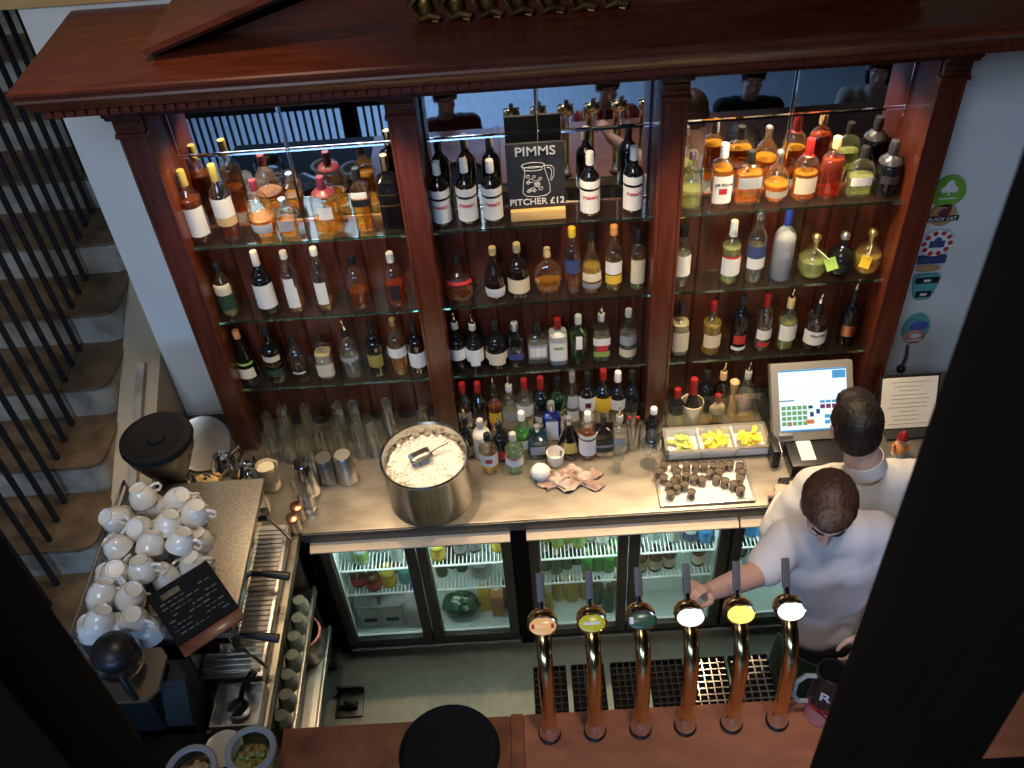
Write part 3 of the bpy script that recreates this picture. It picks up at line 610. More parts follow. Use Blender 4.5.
row(Z2, G2, [
 ('spirit_bottle', 'clear bottle with cream upper label and dark green lower label by the end post', -1.080, .218, .034, 'spirit', 'g_clear', 'l_pale', .5, [(.46, .66, 'cream', 60), (.16, .44, 'darkgreenl', 65)], 'capblack', .86, {}),
 ('whisky_bottle', 'green bottle with white foil neck and large white label on the middle shelf', -0.938, .258, .037, 'wine', 'g_dgreen', 'l_dark', .6, [(.12, .52, 'paper', 78)], 'capwhite', .79, {}),
 ('whisky_bottle', 'slim clear bottle with two stepped white labels on the middle shelf', -0.836, .250, .034, 'tall', 'g_clear', 'l_amber', .14, [(.10, .46, 'paper', 38), (.46, .62, 'paper', 30)], 'capwhite', .90, {}),
 ('whisky_bottle', 'slim clear bottle with one narrow white label on the middle shelf', -0.729, .256, .033, 'tall', 'g_clear', 'l_amber', .12, [(.12, .50, 'paper', 36)], 'capwhite', .90, {}),
 ('rum_bottle', 'short broad amber bottle with dark pale-topped cap on the middle shelf', -0.603, .212, .037, 'dome', 'g_clear', 'l_damber', .32, [], 'capblack', .84, {}),
 ('rum_bottle', 'bottle with white cap, black lettering panel and red liquid beside the first divider', -0.467, .214, .037, 'dome', 'g_clear', 'l_red', .40, [(.14, .46, 'blackl', 30)], 'capwhite', .84, {}),
 ('cognac_decanter', 'squat amber ship shaped decanter banded red and black', -0.235, .184, .056, 'ship', 'g_clear', 'l_damber', .36, [(.40, .47, 'redl', 85), (.47, .52, 'blackl', 85)], 'capblack', .86, {'ay': .62}),
 ('cognac_bottle', 'dark brown long necked bottle with cork and low white label', -0.105, .208, .040, 'pear', 'g_brown', 'l_damber', .5, [(.06, .26, 'paper', 62)], 'cork', .88, {}),
 ('cognac_bottle', 'broad shouldered brown bottle with white label and white topped stopper', -0.019, .218, .040, 'squat', 'g_brown', 'l_damber', .55, [(.12, .40, 'cream', 70)], 'cork', .86, {}),
 ('cognac_decanter', 'fan shaped clear decanter of rosy brandy with pale stopper', .087, .188, .054, 'fan', 'g_clear', 'l_amber', .30, [], 'cork', .84, {'ay': .45}),
 ('liqueur_bottle', 'tall slender bottle with purple label, yellow cap and red base', .176, .268, .029, 'tall', 'g_clear', 'l_red', .30, [(.34, .56, 'navy', 70)], 'yell', .88, {}),
 ('liqueur_bottle', 'pear shaped bottle of yellow liqueur with pale and grey labels', .244, .243, .040, 'pear', 'g_clear', 'l_gold', .45, [(.24, .38, 'cream', 55), (.10, .20, 'greyl', 60)], 'capblack', .90, {}),
 ('liqueur_bottle', 'orange corked bottle with white over yellow label on the middle shelf', .323, .264, .033, 'spirit', 'g_clear', 'l_gold', .36, [(.30, .50, 'paper', 60), (.14, .28, 'yell', 60)], 'caporange', .88, {}),
 ('liqueur_bottle', 'clear bottle with tall white label and white slash on dark neck', .409, .245, .031, 'spirit', 'g_clear', 'l_pale', .4, [(.12, .54, 'cream', 50)], 'capblack', .78, {}),
 ('vodka_bottle', 'clear bottle with dark cap and white label right beside the second divider', .568, .246, .032, 'tall', 'g_clear', 'l_water', .55, [(.20, .56, 'paper', 62)], 'capblack', .84, {}),
 ('vodka_bottle', 'white capped clear bottle with white red-lettered label on the middle shelf', .742, .250, .036, 'spirit', 'g_clear', 'l_pale', .6, [(.16, .46, 'paper', 65), (.46, .50, 'redl', 60)], 'capwhite', .78, {}),
 ('vodka_bottle', 'clear bottle banded with a deep blue label', .829, .284, .035, 'tall', 'g_clear', 'l_water', .5, [(.38, .56, 'navy', 75), (.22, .38, 'paper', 60)], 'capsilver', .90, {}),
 ('vodka_bottle', 'tall frosted bottle with bright blue capped neck', .928, .282, .038, 'spirit', 'g_frost', 'l_water', .5, [(.36, .48, 'greyl', 20)], 'capblue', .80, {}),
 ('tequila_bottle', 'round clear tequila bottle with gold ball stopper and green tag', 1.040, .150, .056, 'globe', 'g_clear', 'l_pale', .5, [], 'capgold', .80, {'ball_cap': .019}),
 ('tequila_bottle', 'round smoky tequila bottle with silver ball stopper', 1.140, .150, .050, 'globe', 'g_black', None, .5, [(.24, .44, 'blackl', 60)], 'capsilver', .80, {'ball_cap': .019}),
 ('tequila_bottle', 'round amber tequila bottle with gold ball stopper and yellow tag', 1.236, .154, .052, 'globe', 'g_clear', 'l_gold', .5, [], 'capgold', .80, {'ball_cap': .019})])
for o in list(COL.objects):
    if o.name.startswith('tequila_bottle') and ('tag' in o['label']):
        gr = 'green' in o['label']; x, y, z = o.location
        bm = bmesh.new(); bx(bm, -.020, .020, -.001, .001, -.022, .022, mat=at(x + (.045 if gr else -.030), y-.062, z + .085) @ Euler((-.5, R(-20 if gr else 25), 0)).to_matrix().to_4x4())
        tg = obj('hang_tag', bm, M['greenl'] if gr else M['yell'], o)
        bm = tube(bmesh.new(), [(x, y-.012, z+.122), (x + (.02 if gr else -.015), y-.045, z+.115), (x + (.036 if gr else -.024), y-.060, z+.103)], .0015, 5); obj('tag_string', bm, M['cream'], tg)
row(Z3, G3, [
 ('liqueur_bottle', 'tapering green yellow bottle with orange cork by the end post', -1.092, .248, .042, 'cone', 'g_dgreen', 'l_pale', .4, [(.16, .34, 'cream', 55), (.40, .44, 'greenl', 70)], 'caporange', .88, {}),
 ('liqueur_bottle', 'dark green tall bottle with three small pale labels on the lowest shelf', -0.983, .258, .037, 'wine', 'g_dgreen', 'l_dark', .6, [(.44, .54, 'cream', 60), (.34, .38, 'gilt', 60), (.14, .28, 'darkgreenl', 60)], 'capblack', .86, {}),
 ('liqueur_bottle', 'short clear and black bottle with thin white line on the lowest shelf', -0.890, .198, .036, 'dome', 'g_clear', 'l_dark', .48, [(.22, .26, 'paper', 40)], 'capblack', .86, {}),
 ('liqueur_bottle', 'squarish bottle patterned cream all over on the lowest shelf', -0.789, .200, .034, 'square', 'g_clear', 'l_cream', .60, [(.10, .40, 'cream', 75)], 'capblack', .88, {'sec': 3.5}),
 ('liqueur_bottle', 'clear broad bottle with grey band and chrome pourer', -0.687, .220, .037, 'dome', 'g_clear', 'l_water', .4, [(.40, .50, 'greyl', 65)], 'capblack', .88, {'pour': True}),
 ('liqueur_bottle', 'dark green slim bottle with gold scroll label near the first divider', -0.589, .252, .034, 'wine', 'g_dgreen', 'l_dark', .6, [(.20, .44, 'olive', 55)], 'capblack', .86, {}),
 ('liqueur_bottle', 'amber bottle with wide white label near the first divider', -0.502, .256, .036, 'tall', 'g_clear', 'l_amber', .30, [(.36, .54, 'paper', 78)], 'capgold', .90, {}),
 ('liqueur_bottle', 'dark red brown bottle with white label touching the first divider', -0.428, .242, .034, 'wine', 'g_brown', 'l_dark', .6, [(.14, .44, 'paper', 78)], 'capblack', .84, {}),
 ('vermouth_bottle', 'black bottle with plain white label and pourer by the first divider', -0.272, .222, .034, 'wine', 'g_black', None, .5, [(.26, .50, 'paper', 70)], 'capgrey', .88, {'pour': True}),
 ('vermouth_bottle', 'black bottle with white crest shaped label and pourer', -0.206, .210, .035, 'wine', 'g_black', None, .5, [(.20, .50, 'paper', 72), (.12, .20, 'paper', 30)], 'capgrey', .88, {'pour': True}),
 ('rum_bottle', 'squat black bottle with broad shield shaped cream label', -0.122, .208, .044, 'squat', 'g_black', None, .5, [(.24, .42, 'cream', 72), (.14, .24, 'cream', 45)], 'capblack', .86, {}),
 ('gin_bottle', 'square dark teal bottle with grey cap', -0.048, .200, .031, 'square', 'g_teal', 'l_dark', .5, [(.20, .36, 'navy', 60)], 'capgrey', .84, {'sec': 4.0}),
 ('gin_bottle', 'broad clear flask with framed grey label and black stopper', .037, .186, .043, 'squat', 'g_clear', 'l_water', .5, [(.18, .54, 'greyl', 48), (.24, .48, 'paper', 34)], 'capblack', .76, {'ay': .6, 'sec': 3.0}),
 ('gin_bottle', 'frosted white bottle with orange red cap on the lowest shelf', .115, .204, .036, 'square', 'g_frost', 'l_water', .5, [(.12, .56, 'paper', 60), (.40, .46, 'greenl', 20)], 'capred', .80, {'sec': 3.0}),
 ('gin_bottle', 'bright green bottle with grey cap and slim white strip label', .194, .214, .035, 'square', 'g_green', 'l_green', .6, [(.36, .66, 'paper', 12)], 'capgrey', .84, {'sec': 2.8}),
 ('gin_bottle', 'square clear bottle with red figure label and chrome pourer', .281, .218, .034, 'square', 'g_clear', 'l_water', .5, [(.40, .56, 'paper', 60), (.26, .40, 'redl', 22), (.14, .26, 'greenl', 58)], 'capgrey', .86, {'sec': 4.0, 'pour': True}),
 ('gin_bottle', 'clear bottle with lilac and cream labels beside the second divider', .383, .226, .036, 'spirit', 'g_clear', 'l_water', .5, [(.36, .54, 'greyl', 60), (.10, .26, 'cream', 65)], 'capgrey', .88, {}),
 ('rum_bottle', 'bottle of cream coloured liqueur with dark cap beside the second divider', .582, .246, .034, 'square', 'g_clear', 'l_cream', .62, [(.12, .50, 'cream', 60)], 'capblack', .80, {'sec': 2.6}),
 ('rum_bottle', 'yellowish rum bottle with red cap and oval cream label', .703, .236, .038, 'spirit', 'g_clear', 'l_gold', .6, [(.18, .44, 'cream', 55)], 'capred', .84, {}),
 ('rum_bottle', 'slender black bottle with small red and white label', .808, .258, .031, 'tall', 'g_black', None, .5, [(.18, .34, 'redl', 45), (.06, .12, 'paper', 60)], 'capblack', .86, {}),
 ('rum_bottle', 'clear red capped bottle with red and white band label', .901, .252, .031, 'tall', 'g_clear', 'l_water', .3, [(.24, .42, 'paper', 60), (.10, .18, 'redl', 50)], 'capred', .82, {}),
 ('rum_bottle', 'pale bottle with white sketch label and chrome pourer on the lowest shelf', .990, .232, .036, 'spirit', 'g_clear', 'l_pale', .55, [(.22, .54, 'paper', 60)], 'cork', .82, {'pour': True}),
 ('rum_bottle', 'broad bottle with bold black lettering on white label and two neck rings', 1.100, .200, .044, 'squat', 'g_clear', 'l_dark', .60, [(.14, .46, 'paper', 75, 'KRAKEN', .0155, 'blackl')], 'capblack', .78, {'pour': True}),
 ('rum_bottle', 'slim black bottle with copper label and pourer above the till screen', 1.224, .256, .033, 'wine', 'g_black', None, .5, [(.20, .40, 'copper', 60)], 'capblack', .86, {'pour': True})])
for o in list(COL.objects):
    if o.name.startswith('rum_bottle') and 'neck rings' in o['label']:
        for s in (-1, 1):
            x, y, z = o.location; bm = bmesh.new()
            tube(bm, [(x + s*(.018 + .012*math.sin(a)), y, z + .152 + .014*math.cos(a)) for a in [i*PI/8 for i in range(9)]], .003, 6); obj('neck_ring', bm, M['g_clear'], o)

# ------------------------------------------------------------------ bottles standing on the worktop
ZC = 0.9206
GC = 'bottles crowding the worktop between the dividers'
YR = 2.690
row(ZC, GC, [
 ('cordial_bottle', 'clear green bottle with red pourer cap, in the back rank beside the first divider', -.268, .262, .033, 'spirit', 'g_pale', 'l_dark', .5, [(.3, .5, 'greyl', 50)], 'capred', .84, {'y': YR}),
 ('cordial_bottle', 'dark bottle with red pourer cap, second in the back rank from the first divider', -.209, .260, .033, 'spirit', 'g_dgreen', 'l_dark', .5, [(.3, .5, 'blackl', 50)], 'capred', .84, {'y': YR}),
 ('cordial_bottle', 'amber bottle with bare chrome pourer in the back rank', -.147, .240, .033, 'spirit', 'g_clear', 'l_damber', .6, [(.26, .5, 'yell', 45)], 'capblack', .88, {'y': YR, 'pour': True}),
 ('cordial_bottle', 'clear wide bottle with chrome pourer and pale label in the back rank', -.087, .240, .037, 'dome', 'g_clear', 'l_water', .5, [(.3, .52, 'greyl', 55)], 'capgrey', .88, {'y': YR, 'pour': True}),
 ('cordial_bottle', 'bottle with red collar and large white label in the back rank', -.026, .262, .036, 'spirit', 'g_clear', 'l_water', .5, [(.36, .58, 'paper', 70)], 'capred', .84, {'y': YR}),
 ('gin_bottle', 'dark green bottle with orange red cap in the back rank', .038, .266, .036, 'spirit', 'g_dgreen', 'l_green', .55, [(.36, .46, 'blackl', 60), (.2, .32, 'paper', 50)], 'capred', .80, {'y': YR}),
 ('gin_bottle', 'bright green bottle with dark cap beside the orange capped green one', .103, .262, .036, 'spirit', 'g_green', 'l_green', .6, [(.40, .44, 'greenl', 60), (.2, .32, 'paper', 50)], 'g_black', .86, {'y': YR}),
 ('tonic_bottle', 'slim silver topped clear bottle with pale arched label in the back rank', .162, .280, .031, 'slope', 'g_clear', 'l_water', .5, [(.42, .62, 'greyl', 50), (.16, .36, 'paper', 50)], 'capsilver', .86, {'y': YR}),
 ('rum_bottle', 'brown bottle with white portrait label in the back rank', .221, .276, .037, 'spirit', 'g_brown', 'l_dark', .6, [(.36, .62, 'paper', 72), (.44, .54, 'maroon', 18)], 'capblack', .86, {'y': YR}),
 ('brandy_bottle', 'dark bottle with red and yellow cap and bold yellow label', .282, .286, .037, 'wine', 'g_dgreen', 'l_dark', .6, [(.32, .58, 'yell', 70)], 'capred', .84, {'y': YR}),
 ('vermouth_bottle', 'dark bottle with pale wide topped stopper and white pointed label', .340, .270, .036, 'wine', 'g_black', None, .6, [(.36, .56, 'paper', 72)], 'capwhite', .84, {'y': YR}),
 ('vermouth_bottle', 'all black bottle in the back rank touching the second divider', .396, .268, .036, 'wine', 'g_black', None, .6, [(.3, .5, 'blackl', 60)], 'capblack', .86, {'y': YR}),
 ('wine_bottle', 'dark green wine bottle with pourer just behind the ice bowl', -.262, .200, .032, 'wine', 'g_dgreen', 'l_dark', .5, [(.08, .34, 'cream', 60)], 'capblack', .86, {'y': 2.565, 'pour': True}),
 ('rum_bottle', 'white coconut coloured bottle with a grey loop at its neck', -.204, .192, .036, 'spirit', 'capwhite', None, .5, [(.2, .4, 'paper', 50)], 'capgrey', .84, {'y': 2.555}),
 ('rum_bottle', 'clear bottle with black cap, white red-bird label and amber foot', -.178, .192, .036, 'spirit', 'g_clear', 'l_gold', .18, [(.24, .56, 'paper', 75), (.34, .46, 'redl', 22)], 'capblack', .84, {'y': 2.478}),
 ('aperitif_bottle', 'dark bottle with chrome pourer and red label behind the clear green one', -.133, .190, .034, 'wine', 'g_black', None, .5, [(.10, .34, 'redl', 60)], 'capblack', .86, {'y': 2.535, 'pour': True}),
 ('gin_bottle', 'clear pale green bottle with grey cap and red and white label at the front', -.080, .194, .036, 'spirit', 'g_pale', 'l_water', .55, [(.24, .48, 'paper', 70), (.42, .48, 'redl', 60)], 'capgrey', .84, {'y': 2.470}),
 ('gin_bottle', 'pale green bottle with tall white cap right behind the front clear one', -.044, .222, .034, 'spirit', 'g_pale', 'l_green', .5, [(.24, .44, 'paper', 60)], 'capwhite', .84, {'y': 2.552}),
 ('gin_bottle', 'bright blue flat bottle with arched white label', .073, .206, .038, 'square', 'g_blue', 'l_blue', .7, [(.10, .60, 'paper', 17)], 'capsilver', .84, {'y': 2.612, 'sec': 5.0, 'ay': .62}),
 ('gin_bottle', 'low wide teal bottle with silver cap beside the blue bottle', .012, .150, .040, 'square', 'g_teal', 'l_teal', .6, [(.2, .5, 'greyl', 30)], 'capsilver', .86, {'y': 2.545, 'sec': 4.0}),
 ('liqueur_bottle', 'squat triangular brown bottle with silver top and gold seal', .137, .190, .050, 'cone', 'g_brown', 'l_dark', .5, [(.20, .44, 'olive', 35)], 'capsilver', .86, {'y': 2.540}),
 ('gin_bottle', 'front bottle with white cap and tall white label beside the folded cloth', .207, .228, .036, 'spirit', 'g_clear', 'l_damber', .5, [(.12, .48, 'paper', 76), (.52, .60, 'paper', 76)], 'capwhite', .84, {'y': 2.520}),
 ('whiskey_bottle', 'square shouldered dark whiskey bottle with black label', .270, .190, .038, 'square', 'g_brown', 'l_dark', .6, [(.16, .52, 'blackl', 60), (.30, .36, 'greyl', 45)], 'capblack', .84, {'y': 2.535, 'sec': 4.5}),
 ('vodka_bottle', 'cut glass clear bottle with chrome pourer beside the dark whiskey', .330, .190, .036, 'dome', 'g_clear', 'l_water', .5, [(.3, .5, 'greyl', 45)], 'capgrey', .86, {'y': 2.535, 'pour': True}),
 ('syrup_bottle', 'dark bottle with round white cap by the second divider, behind the stemmed glass', .464, .190, .030, 'spirit', 'g_black', None, .5, [(.2, .4, 'blackl', 40)], 'capwhite', .88, {'y': 2.560})])
GD = 'bottles on the worktop behind the garnish box'
row(ZC, GD, [
 ('wine_bottle', 'wine bottle with bright red foil and white label behind the garnish box', .567, .205, .034, 'wine', 'g_black', None, .5, [(.10, .46, 'cream', 72)], 'capred', .80, {'y': 2.640}),
 ('wine_bottle', 'dark unlabelled bottle behind the champagne in the pale cooler', .690, .234, .034, 'wine', 'g_black', None, .5, [(.2, .4, 'blackl', 50)], 'capblack', .84, {'y': 2.700}),
 ('sauce_bottle', 'brown bottle with cream neck and red cap behind the garnish box', .728, .160, .030, 'spirit', 'g_brown', 'l_dark', .5, [(.5, .82, 'cream', 85)], 'capred', .86, {'y': 2.640}),
 ('cordial_bottle', 'amber bottle with tall pourer behind the garnish box', .756, .222, .032, 'spirit', 'g_brown', 'l_damber', .5, [(.2, .5, 'olive', 50)], 'cork', .84, {'y': 2.705, 'pour': True}),
 ('cordial_bottle', 'clear bottle with tall pourer and pale label next to the till screen', .852, .220, .034, 'spirit', 'g_clear', 'l_water', .5, [(.16, .5, 'greyl', 55)], 'capgrey', .86, {'y': 2.700, 'pour': True})])
t = bottle('champagne_bottle', 'champagne bottle with red and gold foil standing in a pale cooler', .628, 2.640, ZC + .004, .250, .030, 'slope', 'g_dgreen', 'l_dark', .5, [], 'capred', .72, group=None, capr=.003)
t = thing('bottle_cooler', 'pale wooden cooler holding the champagne bottle', 'cooler', (.628, 2.640, ZC)); obj('shell', L([(0, .002), (.036, 0), (.040, .004), (.045, .135), (.042, .135), (.0375, .006), (0, .006)]), M['cream'], t, True)
t = thing('muddler', 'pale wooden muddler standing behind the garnish box', 'muddler', (.800, 2.690, ZC)); obj('stick', L([(0, 0), (.020, .002), (.022, .03), (.014, .06), (.012, .13), (.018, .16), (.019, .18), (.012, .188), (0, .188)]), M['cork'], t, True)

# blackboard on the top shelf
bb = thing('blackboard', 'small blackboard chalked with a jug drawing and a pitcher price of £12', 'sign', (.0615, 2.745, Z1))
obj('board', box(-.034, .157, 2.741, 2.751, 1.925, 2.168, .001), M['slate'], bb)
obj('foot', box(-.030, .155, 2.725, 2.775, Z1, 1.9245, .002), M['goldwood'], bb)
lettering("PIMMS", .046, M['chalk'], bb, (.0, -.0052, .253), sx=1.05)
lettering("PITCHER £12", .034, M['chalk'], bb, (.0, -.0052, .065), sx=.95)
bm = bmesh.new(); q = lambda pts, r=.0011: tube(bm, [(.0615 + x, 2.7402, 1.886 + z) for x, z in pts], r, 5)
q([(-.048, .203), (-.040, .19), (-.036, .18), (-.044, .13), (-.046, .10), (-.035, .088), (0, .083), (.032, .088), (.045, .10), (.044, .13), (.030, .185), (.028, .203)])
q([(.03*math.cos(a)*1.25 - .008, .203 + .010*math.sin(a)) for a in [i*PI/9 for i in range(19)]])
q([(.03*math.cos(a)*1.05 - .008, .190 + .008*math.sin(a)) for a in [i*PI/9 for i in range(19)]])
q([(.030, .200), (.052, .198), (.060, .186), (.058, .160), (.050, .142)]); q([(.036, .192), (.047, .190), (.052, .18), (.050, .158), (.047, .145)])
for i in range(16):
    a, c = random.uniform(-.030, .024), random.uniform(.102, .172); rr = random.uniform(.005, .009)
    q([(a + rr*math.cos(k*PI/4), c + rr*.8*math.sin(k*PI/4)) for k in range(8)], .0009)
obj('chalk_drawing', bm, M['chalk'], bb)

# ------------------------------------------------------------------ glasses and tins on the worktop
def tumbler(name, label, r, h, group, inverted=True):
    t = thing(name, label, 'glass', (0, 0, 0), 0, group)
    pf = [(0, .006), (r*.66, .004), (r*.69, 0), (r*.71, .006), (r, h), (r-.0015, h), (r*.66, .012), (0, .012)]
    if inverted: pf = [(a, h - z) for a, z in pf]
    obj('bowl', L(pf, seg=20), M['g_tumbler'], t, True)
    return t
g0 = tumbler('tall_glass', 'upturned tall glass in the cluster between the milk jug and ice bowl', .033, .150, 'upturned glasses on the worktop')
first = True
for x, y, n in ((-1.062, 2.70, 1), (-.985, 2.68, 2), (-.898, 2.68, 2), (-.766, 2.68, 2), (-.705, 2.68, 2), (-.573, 2.68, 2), (-.437, 2.68, 1), (-.845, 2.61, 1), (-.692, 2.60, 1), (-.634, 2.60, 1), (-.975, 2.60, 1), (-.905, 2.59, 1), (-.770, 2.60, 1), (-1.045, 2.60, 1)):
    for k in range(n):
        if first: g0.location = (x, y, ZC); first = False
        else: dup(g0, (x, y, ZC + .052*k), rz=random.random())
g = tumbler('shot_glass', 'small thick glass standing at the front beside the cut glass bottle', .024, .058, None, False); g.location = (.314, 2.432, ZC)
g = tumbler('tall_glass', 'tall glass holding two red stirrers beside the second divider', .033, .135, None, False); g.location = (.386, 2.545, ZC)
t = thing('drink_stirrers', 'red drink stirrers standing in a tall glass', 'stirrer', (.386, 2.545, ZC + .013)); bm = bmesh.new()
tube(bm, [(.386, 2.555, ZC+.014), (.372, 2.55, ZC+.150)], .002, 6); ball(bm, (.372, 2.55, ZC+.155), .009); tube(bm, [(.390, 2.545, ZC+.014), (.402, 2.55, ZC+.150)], .002, 6); ball(bm, (.402, 2.55, ZC+.155), .009); obj('sticks', bm, M['capred'], t)
t = thing('stemmed_glass', 'stemmed bowl glass at the edge of the measure tray', 'glass', (.437, 2.448, ZC))
obj('bowl', L([(0, .002), (.034, 0), (.036, .003), (.006, .010), (.005, .055), (.012, .064), (.036, .085), (.043, .115), (.040, .150), (.0385, .150), (.041, .115), (.034, .088), (.008, .068), (0, .066)]), M['g_clear'], t, True)
t = thing('milk_jug', 'small steel milk jug with cream froth inside beside the upturned glasses', 'jug', (-1.035, 2.46, ZC))
bm = L([(0, .003), (.040, 0), (.043, .004), (.042, .05), (.034, .095), (.038, .118), (.036, .118), (.032, .095), (.040, .05), (.040, .006), (0, .006)])
for v in bm.verts:
    if v.co.z > .10 and v.co.x > .028: v.co.x += .014
obj('body', bm, M['steel'], t, True); obj('froth', L([(0, .106), (.033, .104), (.033, .100), (0, .100)]), M['cream'], t, True)
obj('handle', tube(bmesh.new(), [(-.037, 0, .100), (-.066, 0, .098), (-.074, 0, .060), (-.058, 0, .028), (-.042, 0, .030)], .004, 8), M['steel'], t, True)
def tin(label, x, y, h, r0, r1, mat, cap=None):
    t = thing('cocktail_tin', label, 'cocktail tin', (x, y, ZC))
    obj('cup', L([(0, h), (r1*.92, h), (r1, h-.004), (r0, .004), (r0-.002, 0), (r0-.004, .004), (r1-.003, h-.006), (0, h-.006)] if cap is None else [(0, 0), (r0, 0), (r1, h), (0, h)]), M[mat], t, True); return t
tin('tall upturned steel cocktail tin behind the two copper topped canisters', -.880, 2.420, .165, .046, .034, 'chrome')
tin('shorter dark upturned steel tin, middle of the three tins', -.812, 2.475, .125, .043, .034, 'steel_d')
tin('upturned steel tin nearest the ice bowl', -.735, 2.470, .140, .043, .033, 'steel')
t = thing('bar_shaker', 'slim clear glass shaker standing in front of the tall tin', 'shaker', (-.872, 2.325, ZC))
obj('cup', L([(0, .002), (.026, 0), (.028, .004), (.036, .16), (.034, .16), (.026, .006), (0, .006)]), M['g_clear'], t, True); obj('base_band', L([(.0285, .004), (.0305, .03), (.029, .03)]), M['chrome'], t, True)
for x, y, lb in ((-.900, 2.285, 'steel canister with copper lid, the one nearer the tins'), (-.908, 2.232, 'steel canister with copper lid, nearest the fridge corner')):
    t = thing('canister', lb, 'canister', (x, y, ZC), 0, 'copper topped canisters'); h = .070
    obj('body', L([(0, .001), (.022, 0), (.023, .003), (.023, h), (0, h)]), M['steel'], t, True); obj('lid', L([(.0245, h-.008), (.0245, h+.004), (.022, h+.006), (0, h+.007)]), M['copper'], t, True)

# ice bowl
t = thing('ice_bowl', 'large round steel ice bowl on the worktop, full of crushed ice', 'bowl', (-.405, 2.362, ZC))
obj('drum', L([(0, .004), (.150, 0), (.158, .004), (.160, .205), (.166, .225), (.163, .232), (.156, .226), (.153, .205), (.150, .012), (0, .012)], seg=56), M['bowl_steel'], t, True)
bm = L([(.1515, .165), (.14, .178), (.10, .186), (.05, .190), (0, .192)], seg=48)
for v in bm.verts: v.co.z += random.uniform(-.006, .006)
for i in range(420):
    a, rr = random.random()*2*PI, .140*math.sqrt(random.random()); s = random.uniform(.003, .0075)
    bx(bm, -s, s, -s, s, -s*.8, s*.8, mat=at(rr*math.cos(a), rr*math.sin(a), .188 - rr*.06) @ Euler((random.random()*3, random.random()*3, random.random()*3)).to_matrix().to_4x4())
ice = obj('crushed_ice', bm, M['ice'], None, True); ice.location = (-.405, 2.362, ZC); tag(ice, 'crushed ice heaped in the steel bowl', 'ice', None, 'stuff')
t = thing('ice_scoop', 'small dark metal scoop lying on the crushed ice', 'scoop', (-.395, 2.375, 1.122)); RS = at(-.395, 2.375, 1.126) @ Matrix.Rotation(R(28), 4, 'Z')
bm = bmesh.new(); prof = []
for i in range(9):
    a = PI + PI*i/8; prof.append((.026*math.cos(a), .018 + .022*math.sin(a)))
A = [[bm.verts.new((x, y*(.80 if x < -.05 else 1), z + .004)) for y, z in prof] for x in (-.068, -.045, .0, .012)]
for v in A[0]: v.co.z += .004
for i in range(3):
    for k in range(8): bm.faces.new((A[i][k], A[i][k+1], A[i+1][k+1], A[i+1][k]))
bm.faces.new(A[3]); bmesh.ops.transform(bm, matrix=RS, verts=bm.verts[:]); o = obj('blade', bm, M['steel_d'], t); o.modifiers.new('s', 'SOLIDIFY').thickness = .0015
bm = tube(bmesh.new(), [(.012, 0, .014), (.03, 0, .020), (.085, 0, .026)], [.007, .005, .006], 8); bmesh.ops.transform(bm, matrix=RS, verts=bm.verts[:]); obj('handle', bm, M['steel_d'], t)

# white ball, cup and crumpled cloth
t = thing('white_cloth_bundle', 'round white bundled cloth in front of the blue bottle', 'cloth', (.016, 2.412, ZC)); bm = bmesh.new(); ball(bm, (.016, 2.412, ZC+.034), (.038, .036, .034), 20)
for v in bm.verts: v.co += Vector((random.uniform(-1, 1), random.uniform(-1, 1), random.uniform(-.3, .6)))*.0025
obj('bundle', bm, M['paper'], t)
t = thing('votive_cup', 'bright white cup in front of the blue bottle', 'cup', (.078, 2.488, ZC)); obj('cup', L([(0, .002), (.030, 0), (.032, .004), (.035, .058), (.033, .058), (.030, .006), (0, .006)]), M['white'], t, True)
bm = bmesh.new(); N = 26
vv = [[None]*(N+1) for _ in range(N+1)]
for i in range(N+1):
    for j in range(N+1):
        u, v = i/N-.5, j/N-.5; rr = math.hypot(u, v)
        x = .128 + u*.22 + .02*math.sin(v*11); y = 2.392 + v*.105 + .016*math.sin(u*13)
        z = ZC + .002 + abs(.030*math.sin(u*17+v*6) * math.cos(v*14-u*5))*(1-rr*.9) + .014*max(0, 1-rr*2.6)
        vv[i][j] = bm.verts.new((x, y, z))
for i in range(N):
    for j in range(N): bm.faces.new((vv[i][j], vv[i+1][j], vv[i+1][j+1], vv[i][j+1]))
M['cloth'] = noisy('striped_bar_cloth', (0.34, 0.23, 0.18), (0.50, 0.42, 0.36), 16, 0.9, lo=.45, hi=.55)
o = obj('bar_cloth', bm, M['cloth'], None, ang=180); tag(o, 'crumpled pinkish bar cloth lying beside the white bundle', 'cloth'); o.modifiers.new('thick', 'SOLIDIFY').thickness = .002

# measure tray and garnish box
tr = thing('measure_tray', 'steel tray of small dark shot measures in front of the garnish box', 'tray', (.63, 2.325, ZC))
bm = bmesh.new(); bx(bm, .450, .802, 2.228, 2.432, ZC, ZC+.012, .003); obj('tray_base', bm, M['steel'], tr)
bm = bmesh.new(); bx(bm, .462, .790, 2.240, 2.420, ZC+.0122, ZC+.014); obj('white_mat', bm, M['paper'], tr)
caps = [(0.487,2.403),(0.527,2.394),(0.572,2.398),(0.606,2.39),(0.638,2.387),(0.671,2.384),(0.703,2.381),(0.734,2.385),(0.768,2.372),(0.477,2.338),(0.491,2.302),(0.528,2.335),(0.562,2.345),(0.59,2.328),(0.618,2.318),(0.652,2.35),(0.672,2.32),(0.700,2.302),(0.757,2.315),(0.728,2.285),(0.75,2.259),(0.491,2.262),(0.567,2.258),(0.549,2.300),(0.466,2.372),(0.686,2.352),(0.532,2.367),(0.77,2.342),(0.518,2.288),(0.512,2.318)]
sm = None; M['bronze'] = noisy('brown_bronze', (.11, .085, .065), (.25, .20, .155), 30, .32, .6)
